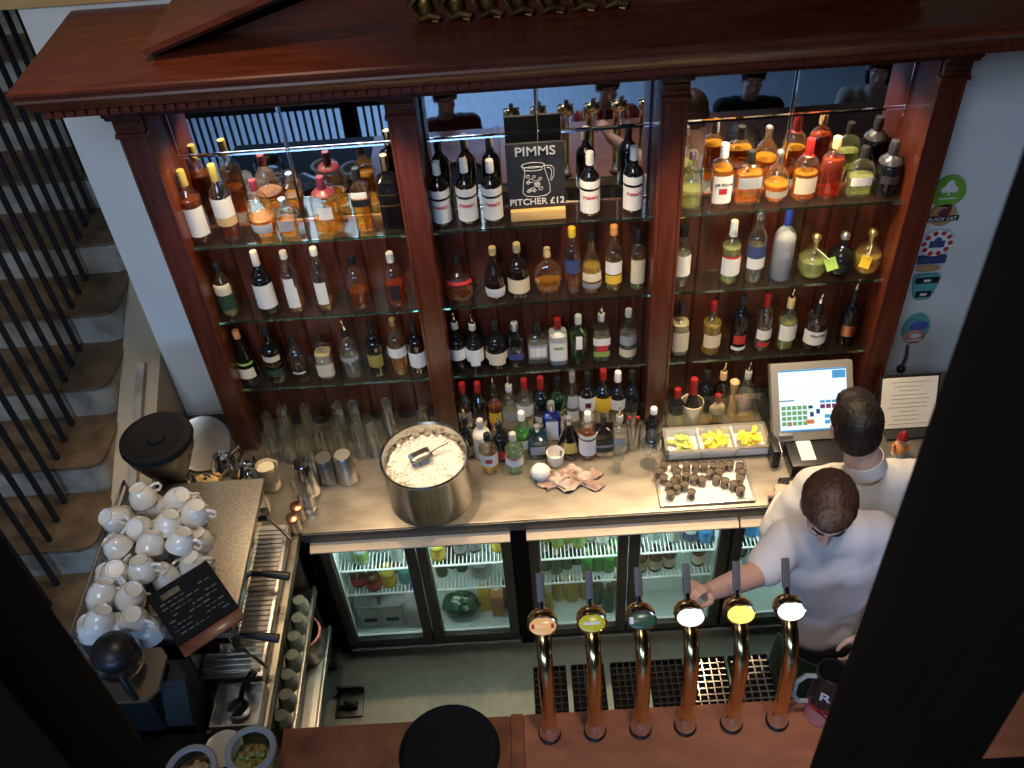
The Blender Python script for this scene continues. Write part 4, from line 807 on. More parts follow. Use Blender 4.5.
for x, y in caps:
    if sm is None:
        sm = obj('shot_measure', L([(0, .0005), (.0145, 0), (.0155, .002), (.0145, .016), (.0155, .032), (.0165, .035), (.0145, .036), (.013, .031), (0, .030)], seg=16), M['bronze'], None, True)
        sm.location = (x, y, ZC+.0142); tag(sm, 'small dark metal shot measure standing on the white tray mat', 'shot measure', 'shot measures on the steel tray')
    else: dup(sm, (x, y, ZC+.0142))
gb = thing('garnish_box', 'three part garnish box of cut fruit behind the measure tray', 'box', (.705, 2.515, ZC))
bm = bmesh.new(); X0, X1, Y0, Y1 = .507, .903, 2.455, 2.580
for a, b in ((X0, X0+.006), (X1-.006, X1), (.637, .643), (.769, .775)): bx(bm, a, b, Y0, Y1, ZC, ZC+.052, .001)
bx(bm, X0, X1, Y0, Y0+.006, ZC, ZC+.052, .001); bx(bm, X0, X1, Y1-.006, Y1, ZC, ZC+.052, .001); bx(bm, X0, X1, Y0, Y1, ZC, ZC+.008)
obj('trough', bm, M['whiteplastic'], gb)
obj('rim', sweep([(X0-.004, Y0-.004), (X1+.004, Y0-.004), (X1+.004, Y1+.004), (X0-.004, Y1+.004), (X0-.004, Y0-.0041)], [(.0, ZC+.048), (.0, ZC+.055), (.010, ZC+.055), (.010, ZC+.0522)]), M['steel'], gb)
bm = bmesh.new(); bx(bm, X0, X1, -.002, .002, 0, .125, mat=at(0, Y1+.010, ZC+.056) @ Matrix.Rotation(R(-14), 4, 'X')); obj('raised_lid', bm, M['acrylic'], gb)
def slices(nm, lb, cat, x0, x1, n, mat, dz, grp):
    base = None
    for i in range(n):
        x, y = random.uniform(x0+.022, x1-.022), random.uniform(Y0+.030, Y1-.030); z = ZC + .012 + dz*(i/n)
        rot = (random.uniform(-.7, .7), random.uniform(-.7, .7), random.random()*6)
        if base is None:
            bm = L([(0, 0), (.018, 0), (.020, .003), (.018, .006), (0, .006)], seg=16)
            for v in bm.verts: v.co.y = max(v.co.y, -.002)
            base = obj(nm, bm, M[mat], None, True); base.location = (x, y, z); base.rotation_euler = rot; tag(base, lb, cat, grp)
        else: dup(base, (x, y, z), rot=rot)
slices('lime_wedge', 'pale green lime wedge lying low in the first part of the garnish box', 'lime wedge', X0+.006, .637, 12, 'lime', .020, 'lime wedges in the garnish box')
slices('lemon_slice', 'pale lemon slice in the middle part of the garnish box', 'lemon slice', .643, .769, 18, 'lemon', .034, 'lemon slices in the middle part')
slices('lemon_chunk', 'bright yellow lemon piece heaped in the part nearest the till', 'lemon piece', .775, X1-.006, 24, 'lemon', .046, 'lemon pieces in the part nearest the till')

# ------------------------------------------------------------------ till
M['tillgrey'] = principled('till_grey', (.19, .185, .17), .45)
tl = thing('till', 'touch screen till showing coloured keys, used by the bartender in front of it', 'till', (1.065, 2.52, ZC))
TM = at(1.068, 2.555, 1.103) @ Matrix.Rotation(R(-40), 4, 'X')
def tbox(bm, *a, bev=0.0): bx(bm, *a, bev, TM)
bm = bmesh.new(); tbox(bm, -.157, .157, -.006, .040, -.150, .150, bev=.010); mo = obj('monitor', bm, M['tillgrey'], tl)
M['screen'] = emitter('till_screen_light', (0.80, 0.93, 1.0), 1.15)
bm = bmesh.new(); tbox(bm, -.128, .128, -.0085, -.0065, -.112, .122); sc = obj('screen', bm, M['screen'], mo)
def keys(nm, col, s, cells):
    m = emitter(nm, col, s); bm = bmesh.new()
    for x, z, w, h in cells: tbox(bm, x-w/2, x+w/2, -.0096, -.0087, z-h/2, z+h/2)
    obj('screen_keys', bm, m, sc)
keys('green_keys', (.22, .50, .20), .75, [(-.114 + .020*i, -.022 - .020*j, .016, .015) for i in range(5) for j in range(4)])
keys('purple_keys', (.28, .06, .22), .6, [(.034 + .022*i, -.022, .018, .016) for i in range(5)])
keys('blue_keys', (.10, .42, .80), .8, [(.034 + .022*i, -.004, .018, .010) for i in range(5)] + [(.100, .098, .050, .030), (0, .119, .256, .006), (0, -.109, .256, .006)] + [(.05 + .03*i, -.06 - .022*j, .020, .014) for i in range(3) for j in range(2)])
keys('red_keys', (.80, .10, .05), .8, [(-.094, -.084, .018, .014)])
keys('orange_keys', (.85, .25, .05), .8, [(-.015, -.078, .030, .016)])
keys('navy_keys', (.05, .10, .35), .6, [(-.100, .006, .056, .004), (-.012, -.022, .016, .012), (-.008, -.050, .014, .018), (.016, -.040, .014, .018)])
bm = bmesh.new(); bx(bm, .93, .985, 2.46, 2.60, ZC, 1.02, .006); obj('stand_leg', bm, M['tillgrey'], tl)
bm = bmesh.new(); bx(bm, 1.13, 1.185, 2.46, 2.60, ZC, 1.02, .006); obj('stand_leg', bm, M['tillgrey'], tl)
bm = bmesh.new(); bx(bm, .915, 1.24, 2.50, 2.76, ZC, .955, .004); obj('stand_base', bm, M['black'], tl)
t = thing('receipt_printer', 'black receipt printer with white paper strip in front of the till screen', 'printer', (1.06, 2.40, ZC)); bm = bmesh.new(); bx(bm, .955, 1.19, 2.335, 2.495, ZC, .985, .008); obj('casing', bm, M['black'], t)
bm = bmesh.new(); bx(bm, .995, 1.050, 2.36, 2.470, .9852, .988); obj('paper_strip', bm, M['paper'], t)
t = thing('cash_tray', 'shallow tray of coins and slips beside the bartender\'s left hand', 'tray', (.96, 2.285, ZC)); bm = bmesh.new(); bx(bm, .905, 1.10, 2.235, 2.325, ZC, ZC+.018, .004); obj('tray', bm, M['black'], t)
bm = bmesh.new()
for i in range(5): bx(bm, .94+.03*i, .958+.03*i, 2.25, 2.30, ZC+.0182, ZC+.026+.004*(i % 2), .002)
obj('slips', bm, M['goldwood'], t)
t = thing('payment_handset', 'slim black handset with pale edge standing at the till corner', 'handset', (.915, 2.44, ZC)); bm = bmesh.new(); bx(bm, .895, .925, 2.39, 2.49, ZC, 1.01, .006); obj('casing', bm, M['black'], t)
bm = bmesh.new(); bx(bm, .926, .930, 2.395, 2.45, ZC+.01, 1.0, .001); obj('edge_strip', bm, M['whiteplastic'], t)

# menu sheet and little figure right of the till
t = thing('menu_stand', 'upright handwritten menu sheet in a dark holder right of the till', 'menu', (1.455, 2.53, ZC)); MM = at(1.455, 2.54, ZC+.012) @ Matrix.Rotation(R(-22), 4, 'X')
bm = bmesh.new(); bx(bm, -.115, .115, .002, .010, -.008, .222, .002, MM); obj('holder', bm, M['black'], t)
bm = bmesh.new(); bx(bm, -.106, .106, -.001, .0018, .003, .214, 0, MM); sh = obj('sheet', bm, M['paper'], t)
bm = bmesh.new()
for i in range(11):
    w = random.uniform(.03, .08); bx(bm, -w + random.uniform(-.01, .01), w, -.0016, -.0011, 0.195-.0175*i, .1975-.0175*i, 0, MM)
obj('handwriting', bm, M['greyl'], sh)
bm = bmesh.new(); bx(bm, 1.365, 1.545, 2.49, 2.64, ZC, ZC+.011, .003); obj('foot', bm, M['black'], t)
t = thing('toy_figure', 'small orange and white toy figure in front of the menu sheet', 'figurine', (1.385, 2.42, ZC)); bm = bmesh.new(); lathe(bm, [(0, 0), (.026, .002), (.028, .03), (.022, .055), (.012, .068), (0, .070)], mat=at(1.385, 2.42, ZC)); obj('body', bm, M['white'], t)
bm = bmesh.new(); lathe(bm, [(.0285, .028), (.0245, .052), (.018, .064), (.016, .064)], mat=at(1.385, 2.42, ZC)); obj('jacket', bm, M['caporange'], t)
bm = bmesh.new(); ball(bm, (1.385, 2.42, ZC+.085), .020); obj('head', bm, M['skin'], t)
bm = bmesh.new(); lathe(bm, [(.021, .092), (.018, .104), (.008, .122), (0, .130)], mat=at(1.385, 2.42, ZC)); obj('hat', bm, M['capred'], t)
bm = bmesh.new(); tube(bm, [(1.362, 2.415, ZC+.055), (1.345, 2.40, ZC+.075)], [.007, .005], 8); tube(bm, [(1.408, 2.415, ZC+.055), (1.420, 2.40, ZC+.04)], [.007, .005], 8); obj('arms', bm, M['caporange'], t)

# beer clips hung one under another on the wall
WY = 2.858
def clip(label, x, z, shape, w, h, mat, extra=None):
    t = thing('pump_clip', label, 'sign', (x, WY, z), 0, 'beer clips on the wall'); n = 28
    pts = [(w*shape(a)[0], h*shape(a)[1]) for a in [2*PI*i/n for i in range(n)]]
    bm = prism(bmesh.new(), pts, 'y', -.014, -.001); o = obj('plate', bm, mat, t, True)
    if extra: extra(t)
    return t
egg = lambda a: (math.cos(a)*(1-.16*math.sin(a)), math.sin(a)); oval = lambda a: (math.cos(a), math.sin(a))
sq = lambda a: (math.copysign(abs(math.cos(a))**.4, math.cos(a)), math.copysign(abs(math.sin(a))**.4, math.sin(a)))
M['clipgreen'] = principled('clip_green', (.20, .42, .05), .35); M['cliptan'] = principled('clip_tan', (.55, .30, .12), .4); M['clipteal'] = principled('clip_teal', (.12, .42, .42), .4); M['clipblue'] = principled('clip_blue', (.10, .14, .55), .35); M['pink'] = principled('clip_pink', (.62, .24, .22), .4)
def ex1(t):
    bm = bmesh.new(); [ball(bm, (x, -.015, z), (r, .002, r)) for x, z, r in ((0, .018, .020), (-.018, .008, .013), (.018, .008, .013), (0, .034, .013))]; bx(bm, -.003, .003, -.017, -.014, -.014, .01); bx(bm, -.03, .03, -.0155, -.014, -.030, -.025); obj('tree_emblem', bm, M['paper'], t, True)
def ex2(t):
    bm = bmesh.new(); ball(bm, (0, -.016, .012), (.022, .004, .018)); ball(bm, (.012, -.017, .026), (.012, .004, .011)); prism(bm, [(.004, .034), (.008, .046), (.012, .036)], 'y', -.018, -.014); prism(bm, [(.013, .036), (.019, .046), (.021, .032)], 'y', -.018, -.014); obj('cat_emblem', bm, M['maroon'], t, True)
    bm = bmesh.new(); bx(bm, -.058, .058, -.018, -.014, -.024, -.002, .001); b = obj('name_band', bm, M['blackl'], t, True); lettering('BLACK CAT', .020, M['paper'], b, (0, -.0188, -.013), sx=.95)
def ex3(t):
    bm = bmesh.new()
    for i in range(10): ball(bm, (.048*math.cos(i*PI/5), -.015, .046*math.sin(i*PI/5)), (.010, .002, .010))
    obj('red_spots', bm, M['redl'], t, True); bm = bmesh.new(); bx(bm, -.028, .028, -.017, -.014, -.018, .012, .002); ball(bm, (0, -.016, .014), (.014, .003, .014)); obj('crest', bm, M['navy'], t, True)
    bm = bmesh.new(); bx(bm, -.052, .052, -.016, -.002, -.092, -.060, .002); obj('blue_bar', bm, M['navy'], t, True)
    bm = bmesh.new(); ball(bm, (-.005, -.012, -.115), (.050, .008, .014)); obj('scroll', bm, M['cliptan'], t, True)
def ex4(t):
    for z, w in ((.036, .044), (-.030, .030)):
        bm = bmesh.new(); bx(bm, -w, w, -.017, -.014, z-.014, z+.014, .001); b = obj('black_bar', bm, M['blackl'], t, True); bm = bmesh.new(); bx(bm, -.013, .013, -.0185, -.017, z-.006, z+.006, .001); obj('white_mark', bm, M['paper'], b, True)
def ex5(t):
    bm = bmesh.new(); ball(bm, (.006, -.016, .020), (.036, .004, .026)); obj('blue_disc', bm, M['clipblue'], t, True)
    bm = bmesh.new(); ball(bm, (0, -.018, -.034), (.044, .006, .036)); p = obj('rose_disc', bm, M['pink'], t, True)
    bm = bmesh.new(); ball(bm, (.002, -.024, -.026), (.022, .003, .013)); bx(bm, -.03, .03, -.0255, -.022, -.050, -.046); obj('white_mark', bm, M['paper'], p, True)
clip('green egg shaped beer clip with a white tree, topmost on the wall', 1.509, 1.81, egg, .060, .062, M['clipgreen'], ex1)
clip('tan beer clip with cat emblem and dark lettered band', 1.512, 1.712, oval, .046, .046, M['cliptan'], ex2)
clip('round white beer clip with red spots above a blue bar', 1.521, 1.590, oval, .060, .058, M['paper'], ex3)
clip('teal beer clip with two black bars', 1.525, 1.385, lambda a: (sq(a)[0]*(1+.28*sq(a)[1])*.8, sq(a)[1]), .056, .060, M['clipteal'], ex4)
clip('oval blue over rose beer clip, lowest on the wall above the menu', 1.540, 1.175, oval, .052, .075, M['clipteal'], ex5)
t = thing('wall_hook', 'dark hanging bracket on the wall beneath the lowest beer clip', 'hook', (1.53, WY, 1.02)); obj('bar', tube(bmesh.new(), [(1.53, WY-.004, 1.085), (1.53, WY-.02, 1.04), (1.52, WY-.03, .99)], .007, 8), M['steel_d'], t); bm = bmesh.new(); ball(bm, (1.515, WY-.036, .985), .018); obj('knob', bm, M['black'], t)

# ------------------------------------------------------------------ bottles in the fridges
def stub(nm, lb, glass, capm, labm, group, h=.150, r=.026, shape='spirit', cat='bottle'):
    return bottle(nm, lb, 0, 0, 0, h, r, shape, glass, None, .5, [(.14, .52, labm, 80)] if labm else [], capm, .86, group=group, cat=cat)
def fill_row(base, spots, z):
    base.location = (spots[0][0], spots[0][1], z)
    for x, y in spots[1:]: dup(base, (x, y, z))
ZT, ZM, ZB = .5025, .3325, .0906
grn = principled('lit_green_glass', (.03, .30, .05), .15); M['s_green'] = grn
M['s_dgreen'] = principled('lit_dark_green_glass', (.015, .09, .04), .15); M['s_brown'] = principled('lit_brown_glass', (.05, .018, .01), .15)
M['s_yellow'] = principled('lit_yellow_drink', (.45, .36, .05), .2); M['s_clear'] = principled('lit_clear_bottle', (.42, .50, .48), .15); M['s_blue'] = principled('blue_can', (.05, .25, .55), .25); M['s_teal'] = principled('teal_drink', (.06, .30, .32), .25); M['s_red'] = principled('red_drink', (.38, .05, .04), .3)
fill_row(stub('mixer_bottle', 'white topped mixer bottle on the upper shelf of the milk fridge', 's_clear', 'capwhite', None, 'white topped mixers in the milk fridge', .135), [(-.785, 2.40), (-.665, 2.44), (-.60, 2.39), (-.54, 2.44)], ZT)
fill_row(stub('mixer_bottle', 'yellow capped mixer bottle on the upper shelf of the milk fridge', 's_clear', 'greenl', 'greenl', 'yellow capped mixers in the milk fridge', .135, .029), [(-.745, 2.385), (-.705, 2.45), (-.435, 2.39)], ZT)
fill_row(stub('sauce_jar', 'dark red jar on the lower shelf of the milk fridge', 's_brown', 'capblack', 'redl', 'dark jars in the milk fridge', .115, .034, 'squat', 'jar'), [(-.785, 2.40), (-.720, 2.375)], ZM)
fill_row(stub('juice_bottle', 'teal drink bottle on the lower shelf of the milk fridge', 's_teal', 'capgrey', None, 'teal bottles in the milk fridge', .125, .030), [(-.690, 2.47), (-.585, 2.40), (-.535, 2.41)], ZM)
fill_row(stub('juice_bottle', 'yellow juice bottle on the lower shelf of the milk fridge', 's_yellow', 'yell', 'yell', None, .125, .033), [(-.655, 2.39)], ZM)
fill_row(stub('juice_bottle', 'red juice bottle on the lower shelf of the milk fridge', 's_red', 'capred', None, None, .130, .032), [(-.62, 2.46)], ZM)
for x, lb in ((-.760, 'square plastic tub nearest the fridge end, beside another tub'), (-.665, 'square plastic tub next to the milk jug')):
    t = thing('food_tub', lb, 'tub', (x, 2.375, ZB), 0, 'plastic tubs in the milk fridge')
    obj('tub', L([(0, .002), (.046, 0), (.050, .004), (.058, .155), (.056, .155), (.048, .006), (0, .006)], sec=5, ay=.9), M['whiteplastic'], t, True)
    obj('lid', L([(0, .162), (.056, .162), (.061, .158), (.061, .150), (.058, .150)], sec=5, ay=.9), M['greyl'], t, True)
    bm = bmesh.new(); bx(bm, -.028, .028, -.0530, -.0500, .050, .072); obj('label', bm, M['darkgreenl'], t, True)
t = thing('milk_jug', 'big plastic milk jug with blue cap at the bottom of the fridge', 'milk jug', (-.558, 2.375, ZB))
obj('body', L([(0, .002), (.056, 0), (.062, .006), (.062, .125), (.052, .165), (.026, .195), (.020, .205), (0, .205)], sec=3.6), M['white'], t, True); obj('cap', L([(.022, .196), (.022, .216), (0, .217)]), M['capblue'], t, True)
obj('handle', tube(bmesh.new(), [(.022, -.028, .186), (.040, -.052, .165), (.046, -.064, .135), (.044, -.062, .105)], .009, 8), M['white'], t, True)
fill_row(stub('beer_bottle', 'dark beer bottle on the upper shelf behind the second door of the milk fridge', 's_brown', 'capsilver', 'greyl', 'dark beers behind the second door, upper shelf', .140), [(-.385, 2.45), (-.335, 2.40), (-.275, 2.41), (-.32, 2.48)], ZT)
fill_row(stub('mixer_bottle', 'yellow labelled bottle on the upper shelf by the door handle side', 's_yellow', 'yell', 'yell', 'yellow bottles behind the second door', .125, .032), [(-.175, 2.41), (-.425, 2.385)], ZT)
fill_row(stub('beer_bottle', 'dark beer bottle on the lower shelf behind the second door of the milk fridge', 's_dgreen', 'capblack', None, 'dark beers behind the second door, lower shelf', .140), [(-.43, 2.42), (-.385, 2.46), (-.345, 2.44)], ZM)
t = thing('glass_jar', 'large clear glass jar on the lower fridge shelf', 'jar', (-.265, 2.42, ZM)); obj('jar', L([(0, .002), (.048, 0), (.052, .005), (.052, .10), (.040, .12), (.042, .135), (.038, .135), (.036, .12), (.048, .10), (.048, .008), (0, .008)]), M['g_clear'], t, True); obj('contents', L([(0, .009), (.046, .009), (.046, .08), (0, .08)]), M['s_clear'], t, True)
for x, y, mt, lb in ((-.262, 2.40, 'yell', 'orange and white juice carton at the back of the bottom of the fridge'), (-.205, 2.37, 'caporange', 'tall orange brown juice carton in the fridge'), (-.152, 2.41, 'navy', 'dark blue juice carton in the fridge corner')):
    t = thing('juice_carton', lb, 'carton', (x, y, ZB)); bm = bmesh.new(); bx(bm, -.026, .026, -.026, .026, 0, .145, .002); prism(bm, [(-.026, .145), (.026, .145), (.004, .172), (-.004, .172)], 'x', -.026, .026); obj('carton', bm, M[mt], t, True); obj('screw_cap', L([(.010, .160), (.010, .176), (0, .177)]), M['capwhite'], t, True)
t = thing('salad_bag', 'crumpled clear and green bag at the bottom of the fridge', 'bag', (-.365, 2.385, ZB)); bm = bmesh.new(); ball(bm, (0, 0, .052), (.085, .06, .050), 18)
for v in bm.verts: v.co += Vector((random.uniform(-1, 1), random.uniform(-1, 1), random.uniform(-.4, 1)))*.007
obj('bag', bm, M['s_dgreen'], t, True)
fill_row(stub('beer_bottle', 'yellow green bottle on the upper shelf of the middle fridge', 's_yellow', 'capgold', 'greenl', 'yellow green bottles in the middle fridge', .138), [(.02, 2.44), (.07, 2.41), (.115, 2.43), (.155, 2.40)], ZT)
fill_row(stub('beer_bottle', 'pale topped bottle on the upper shelf of the middle fridge', 's_clear', 'capwhite', 'paper', 'pale bottles in the middle fridge', .138), [(.205, 2.43), (.255, 2.41), (.300, 2.44)], ZT)
fill_row(stub('beer_bottle', 'dark green bottle on the lower shelf of the middle fridge', 's_dgreen', 'capgold', None, 'dark green bottles in the middle fridge', .142), [(.015, 2.42), (.06, 2.40), (.105, 2.42), (.04, 2.47), (.09, 2.48), (.15, 2.44)], ZM)
fill_row(stub('beer_bottle', 'bright green bottle on the lower shelf of the middle fridge', 's_green', 'greenl', None, 'bright green bottles in the middle fridge', .142), [(.19, 2.39), (.235, 2.40), (.28, 2.39), (.315, 2.42), (.21, 2.45), (.26, 2.46), (.305, 2.48)], ZM)
fill_row(stub('cider_bottle', 'golden bottle on the floor of the middle fridge', 's_yellow', 'capgold', None, 'golden bottles on the floor of the middle fridge', .165, .029), [(.01, 2.36), (.065, 2.43), (.125, 2.42), (.185, 2.43), (.325, 2.42)], ZB)
fill_row(stub('cider_bottle', 'dark bottle on the floor of the middle fridge', 's_dgreen', 'capblack', None, 'dark bottles on the floor of the middle fridge', .165, .031), [(.235, 2.40), (.280, 2.36)], ZB)
fill_row(stub('mixer_bottle', 'clear bottle on the upper shelf behind the second door of the middle fridge', 's_clear', 'capwhite', None, 'clear bottles behind the second door of the middle fridge', .132), [(.42, 2.44), (.47, 2.42), (.55, 2.40)], ZT)
t = stub('drink_can', 'grey blue can on the upper shelf of the middle fridge', 's_clear', 'capsilver', 'navy', None, .115, .031, 'squat', 'can'); t.location = (.615, 2.40, ZT)
t = stub('drink_can', 'bright blue can at the end of the upper shelf of the middle fridge', 's_blue', 'capsilver', 's_blue', None, .115, .036, 'squat', 'can'); t.location = (.675, 2.40, ZT)
fill_row(stub('beer_bottle', 'dark beer bottle with white label behind the second door of the middle fridge', 's_brown', 'capblack', 'cream', 'white labelled dark beers in the middle fridge', .145, .029), [(.415, 2.385), (.475, 2.385), (.535, 2.395), (.66, 2.40)], ZM)
fill_row(stub('drink_can', 'blue can in the fridge behind the bartender in the T-shirt', 's_blue', 'capsilver', 's_blue', 'blue cans in the third fridge', .115, .032, 'squat', 'can'), [(.81, 2.42), (.87, 2.41), (.94, 2.43), (1.01, 2.42)], ZT)
fill_row(stub('beer_bottle', 'dark bottle in the fridge behind the bartender in the T-shirt', 's_dgreen', 'capgrey', 'greyl', 'dark bottles in the third fridge', .142), [(.80, 2.41), (.85, 2.43), (.90, 2.40), (.96, 2.42)], ZM)

# ------------------------------------------------------------------ beer taps
M['badge_white'] = emitter('lit_white_badge', (1.0, .98, .94), 1.6); M['badge_yellow'] = emitter('lit_yellow_badge', (1.0, .82, .16), 1.35)
M['badge_gold'] = principled('gold_badge', (.72, .40, .14), .25, emit=(1.0, .55, .22), estr=.30); M['badge_lime'] = principled('lime_badge', (.50, .45, .03), .25, emit=(.8, .75, .05), estr=.10); M['badge_dark'] = principled('dark_green_badge', (.05, .11, .07), .25)
M['tap_handle'] = principled('tap_handle_grey', (.10, .092, .098), .45)
AX = Matrix.Rotation(R(-55), 4, 'X')       # badges face up towards the customers
def tap(x, badge, label, extra=None):
    t = thing('beer_tap', label, 'beer tap', (x, 1.307, 1.0605), 0, 'beer taps along the bar'); xx = x; x = 0
    o = lambda nm, bm, mt, p=t: obj(nm, bm, M[mt], p, True)
    o('base_ring', L([(0, 0), (.031, 0), (.033, .006), (.030, .012), (0, .012)]), 'black')
    o('collar', L([(.028, .012), (.030, .020), (.027, .045), (.022, .062), (.020, .070), (0, .070)]), 'chrome')
    pts = [(x, 0, .06), (x, .004, .20), (x, .012, .28), (x, .026, .335), (x, .052, .378), (x, .085, .402), (x, .112, .412)]
    o('column', tube(bmesh.new(), pts, [.0205, .0205, .021, .021, .021, .0205, .020], 18), 'brass')
    bm = bmesh.new(); ball(bm, (x, .112, .424), (.041, .036, .031), 20); h = o('head', bm, 'brass')
    bm = tube(bmesh.new(), [(x, .138, .412), (x, .150, .395), (x, .153, .350)], [.010, .009, .008], 10); o('spout', bm, 'chrome')
    B = at(0, .086, .437) @ AX
    bm = lathe(bmesh.new(), [(0, -.004), (.0385, -.004), (.041, .001), (.0385, .005), (.036, .004)], seg=32, ay=.66, mat=at(0, .086, .437) @ Matrix.Rotation(R(35), 4, 'X')); rim = o('badge_rim', bm, 'chrome', h)
    bm = lathe(bmesh.new(), [(.037, .003), (.030, .0065), (0, .008)], seg=32, ay=.64, mat=at(0, .086, .437) @ Matrix.Rotation(R(35), 4, 'X')); bd = o('badge', bm, badge, t)
    if extra: extra(bd, Matrix.Rotation(R(35), 4, 'X'))
    d = Vector((0, .60, .80)); p0 = Vector((x, .132, .435))
    bm = tube(bmesh.new(), [p0, p0 + d*.030], [.010, .008], 10); o('handle_stem', bm, 'chrome')
    bm = bmesh.new(); bx(bm, -.0105, .0105, -.006, .006, .0, .082, .004, mat=Matrix.Translation(p0 + d*.026) @ Matrix.Rotation(R(-37), 4, 'X')); o('handle', bm, 'tap_handle')
    return t
def e_strip(mt, bars):
    def f(bd, Rm):
        bm = bmesh.new()
        for x0, x1, y0, y1 in bars: bx(bm, x0, x1, y0, y1, .0070, .0086, .0004, at(0, .086, .437) @ Rm)
        obj('badge_mark', bm, M[mt], bd, True)
    return f
tap(-.009, 'badge_gold', 'beer tap with gold and red badge, first from the black tray', e_strip('redl', [(-.030, -.022, -.006, .006), (.022, .030, -.006, .006)]))
tap(.122, 'badge_lime', 'beer tap with yellow green badge and white strip', e_strip('paper', [(-.022, .022, -.004, .004)]))
tap(.254, 'badge_dark', 'beer tap with dark green, white edged badge', e_strip('paper', [(-.033, -.022, -.008, .010)]))
tap(.383, 'badge_white', 'beer tap with glowing white badge that the bartender reaches for')
t5 = tap(.516, 'badge_yellow', 'beer tap with glowing yellow badge')
tap(.648, 'badge_white', 'beer tap with glowing white badge in front of the bartender in the T-shirt')
# drip trays hung from the bar edge, under the spouts
def drip(x, w, label, mt, gmt):
    t = thing('drip_tray', label, 'drip tray', (x, 1.50, .90), 0, 'drip trays below the beer taps'); y0, y1 = -.110, .105
    bm = bmesh.new(); bx(bm, -w, w, y0, y1, 0, .004); bx(bm, -w, -w+.004, y0, y1, .004, .026); bx(bm, w-.004, w, y0, y1, .004, .026); bx(bm, -w+.004, w-.004, y0, y0+.004, .004, .026); bx(bm, -w+.004, w-.004, y1-.004, y1, .004, .026); obj('pan', bm, M[mt], t, True)
    bm = bmesh.new(); n = int(2*w/.021); m = 10
    for i in range(1, n): a = -w + 2*w*i/n; bx(bm, a-.0024, a+.0024, y0+.004, y1-.004, .019, .025)
    for j in range(1, m): b = y0 + (y1-y0)*j/m; bx(bm, -w+.004, w-.004, b-.0024, b+.0024, .0195, .0255)
    obj('grille', bm, M[gmt], t, True)
    bm = bmesh.new(); bx(bm, -.012, .012, -.200, y0, -.002, .004); bx(bm, -.012, .012, -.2005, -.196, -.002, .06); obj('bracket', bm, M['steel_d'], t, True)
for x, w, lb, a, b in ((.002, .053, 'black drip tray under the gold badged tap', 'blackmatt', 'rubber'), (.124, .053, 'black drip tray under the yellow green badged tap', 'blackmatt', 'rubber'), (.250, .053, 'black drip tray under the dark badged tap', 'blackmatt', 'rubber'),
                       (.374, .055, 'black drip tray under the white badged tap the bartender reaches for', 'blackmatt', 'rubber'), (.503, .062, 'pale steel drip tray under the yellow badged tap', 'blackmatt', 'chrome'), (.640, .062, 'steel drip tray under the white badged tap nearest the jug', 'blackmatt', 'steel_d')): drip(x, w, lb, a, b)

# tray, jars and jug on the bar
t = thing('serving_tray', 'round black serving tray lying on the bar beside the taps', 'tray', (-.300, 1.265, 1.0585)); obj('disc', L([(0, .001), (.130, 0), (.136, .004), (.146, .018), (.143, .019), (.134, .007), (0, .006)], seg=48), M['blackmatt'], t, True)
def jar(label, x, y, mt):
    t = thing('storage_jar', label, 'jar', (x, y, 1.0585)); obj('glass', L([(0, .002), (.066, 0), (.070, .005), (.070, .075), (.062, .090), (.064, .098), (.060, .098), (.066, .075), (.066, .008), (0, .008)], seg=36), M['g_clear'], t, True)
    obj('ring', L([(.056, .098), (.072, .098), (.074, .103), (.070, .108), (.056, .107), (.054, .102), (.056, .098)], seg=36), M['greyl'], t, True); bm = bmesh.new()
    for i in range(26):
        a, rr = random.random()*6.28, .045*math.sqrt(random.random()); ball(bm, (rr*math.cos(a), rr*math.sin(a), .05 + random.uniform(0, .012)), .010, 8)
    lathe(bm, [(0, .010), (.063, .010), (.063, .05), (0, .052)], seg=20); obj('contents', bm, M[mt], t, True)
jar('round glass jar with pale ring at the corner of the bar, nearer the taps', -.853, 1.262, 'olive'); jar('round glass jar with pale ring at the corner of the bar, nearer the black grinder', -1.012, 1.215, 'cork')
t = thing('side_plate', 'small white plate behind the two round jars', 'plate', (-.965, 1.318, 1.0585)); obj('plate', L([(0, .003), (.030, 0), (.034, .002), (.058, .009), (.057, .011), (.030, .005), (0, .005)], seg=32), M['white'], t, True)
t = thing('handled_jug', 'dark handled jug lettered R with pink and red foot at the bar edge', 'jug', (.775, 1.325, 1.0605))
obj('body', L([(0, .001), (.040, 0), (.044, .004), (.046, .10), (.046, .10)], seg=28), M['pink'], t, True); obj('dark_band', L([(.0462, .098), (.0465, .110), (.042, .235), (.038, .235), (.040, .12), (0, .115)], seg=28), M['black'], t, True)
obj('red_band', L([(.0466, .078), (.0470, .088), (.0466, .100)], seg=28), M['redl'], t, True)
obj('handle', tube(bmesh.new(), [(-.040, .0, .215), (-.070, .0, .222), (-.092, .0, .190), (-.092, .0, .120), (-.075, 0, .085), (-.045, .0, .080)], .007, 10), M['greyl'], t, True)
lettering('R', .056, M['chalk'], t, (0, 0, .165), (0, 0, R(-28)), bend=.0468)
bm = bmesh.new()
for i in range(3): tube(bm, [(-.030+.018*i, -.047+.006*abs(i-1), .095), (.006+.014*i, -.046+.012*(i == 2), .045)], .0022, 5)
obj('dark_stripes', bm, M['blackl'], t, True)

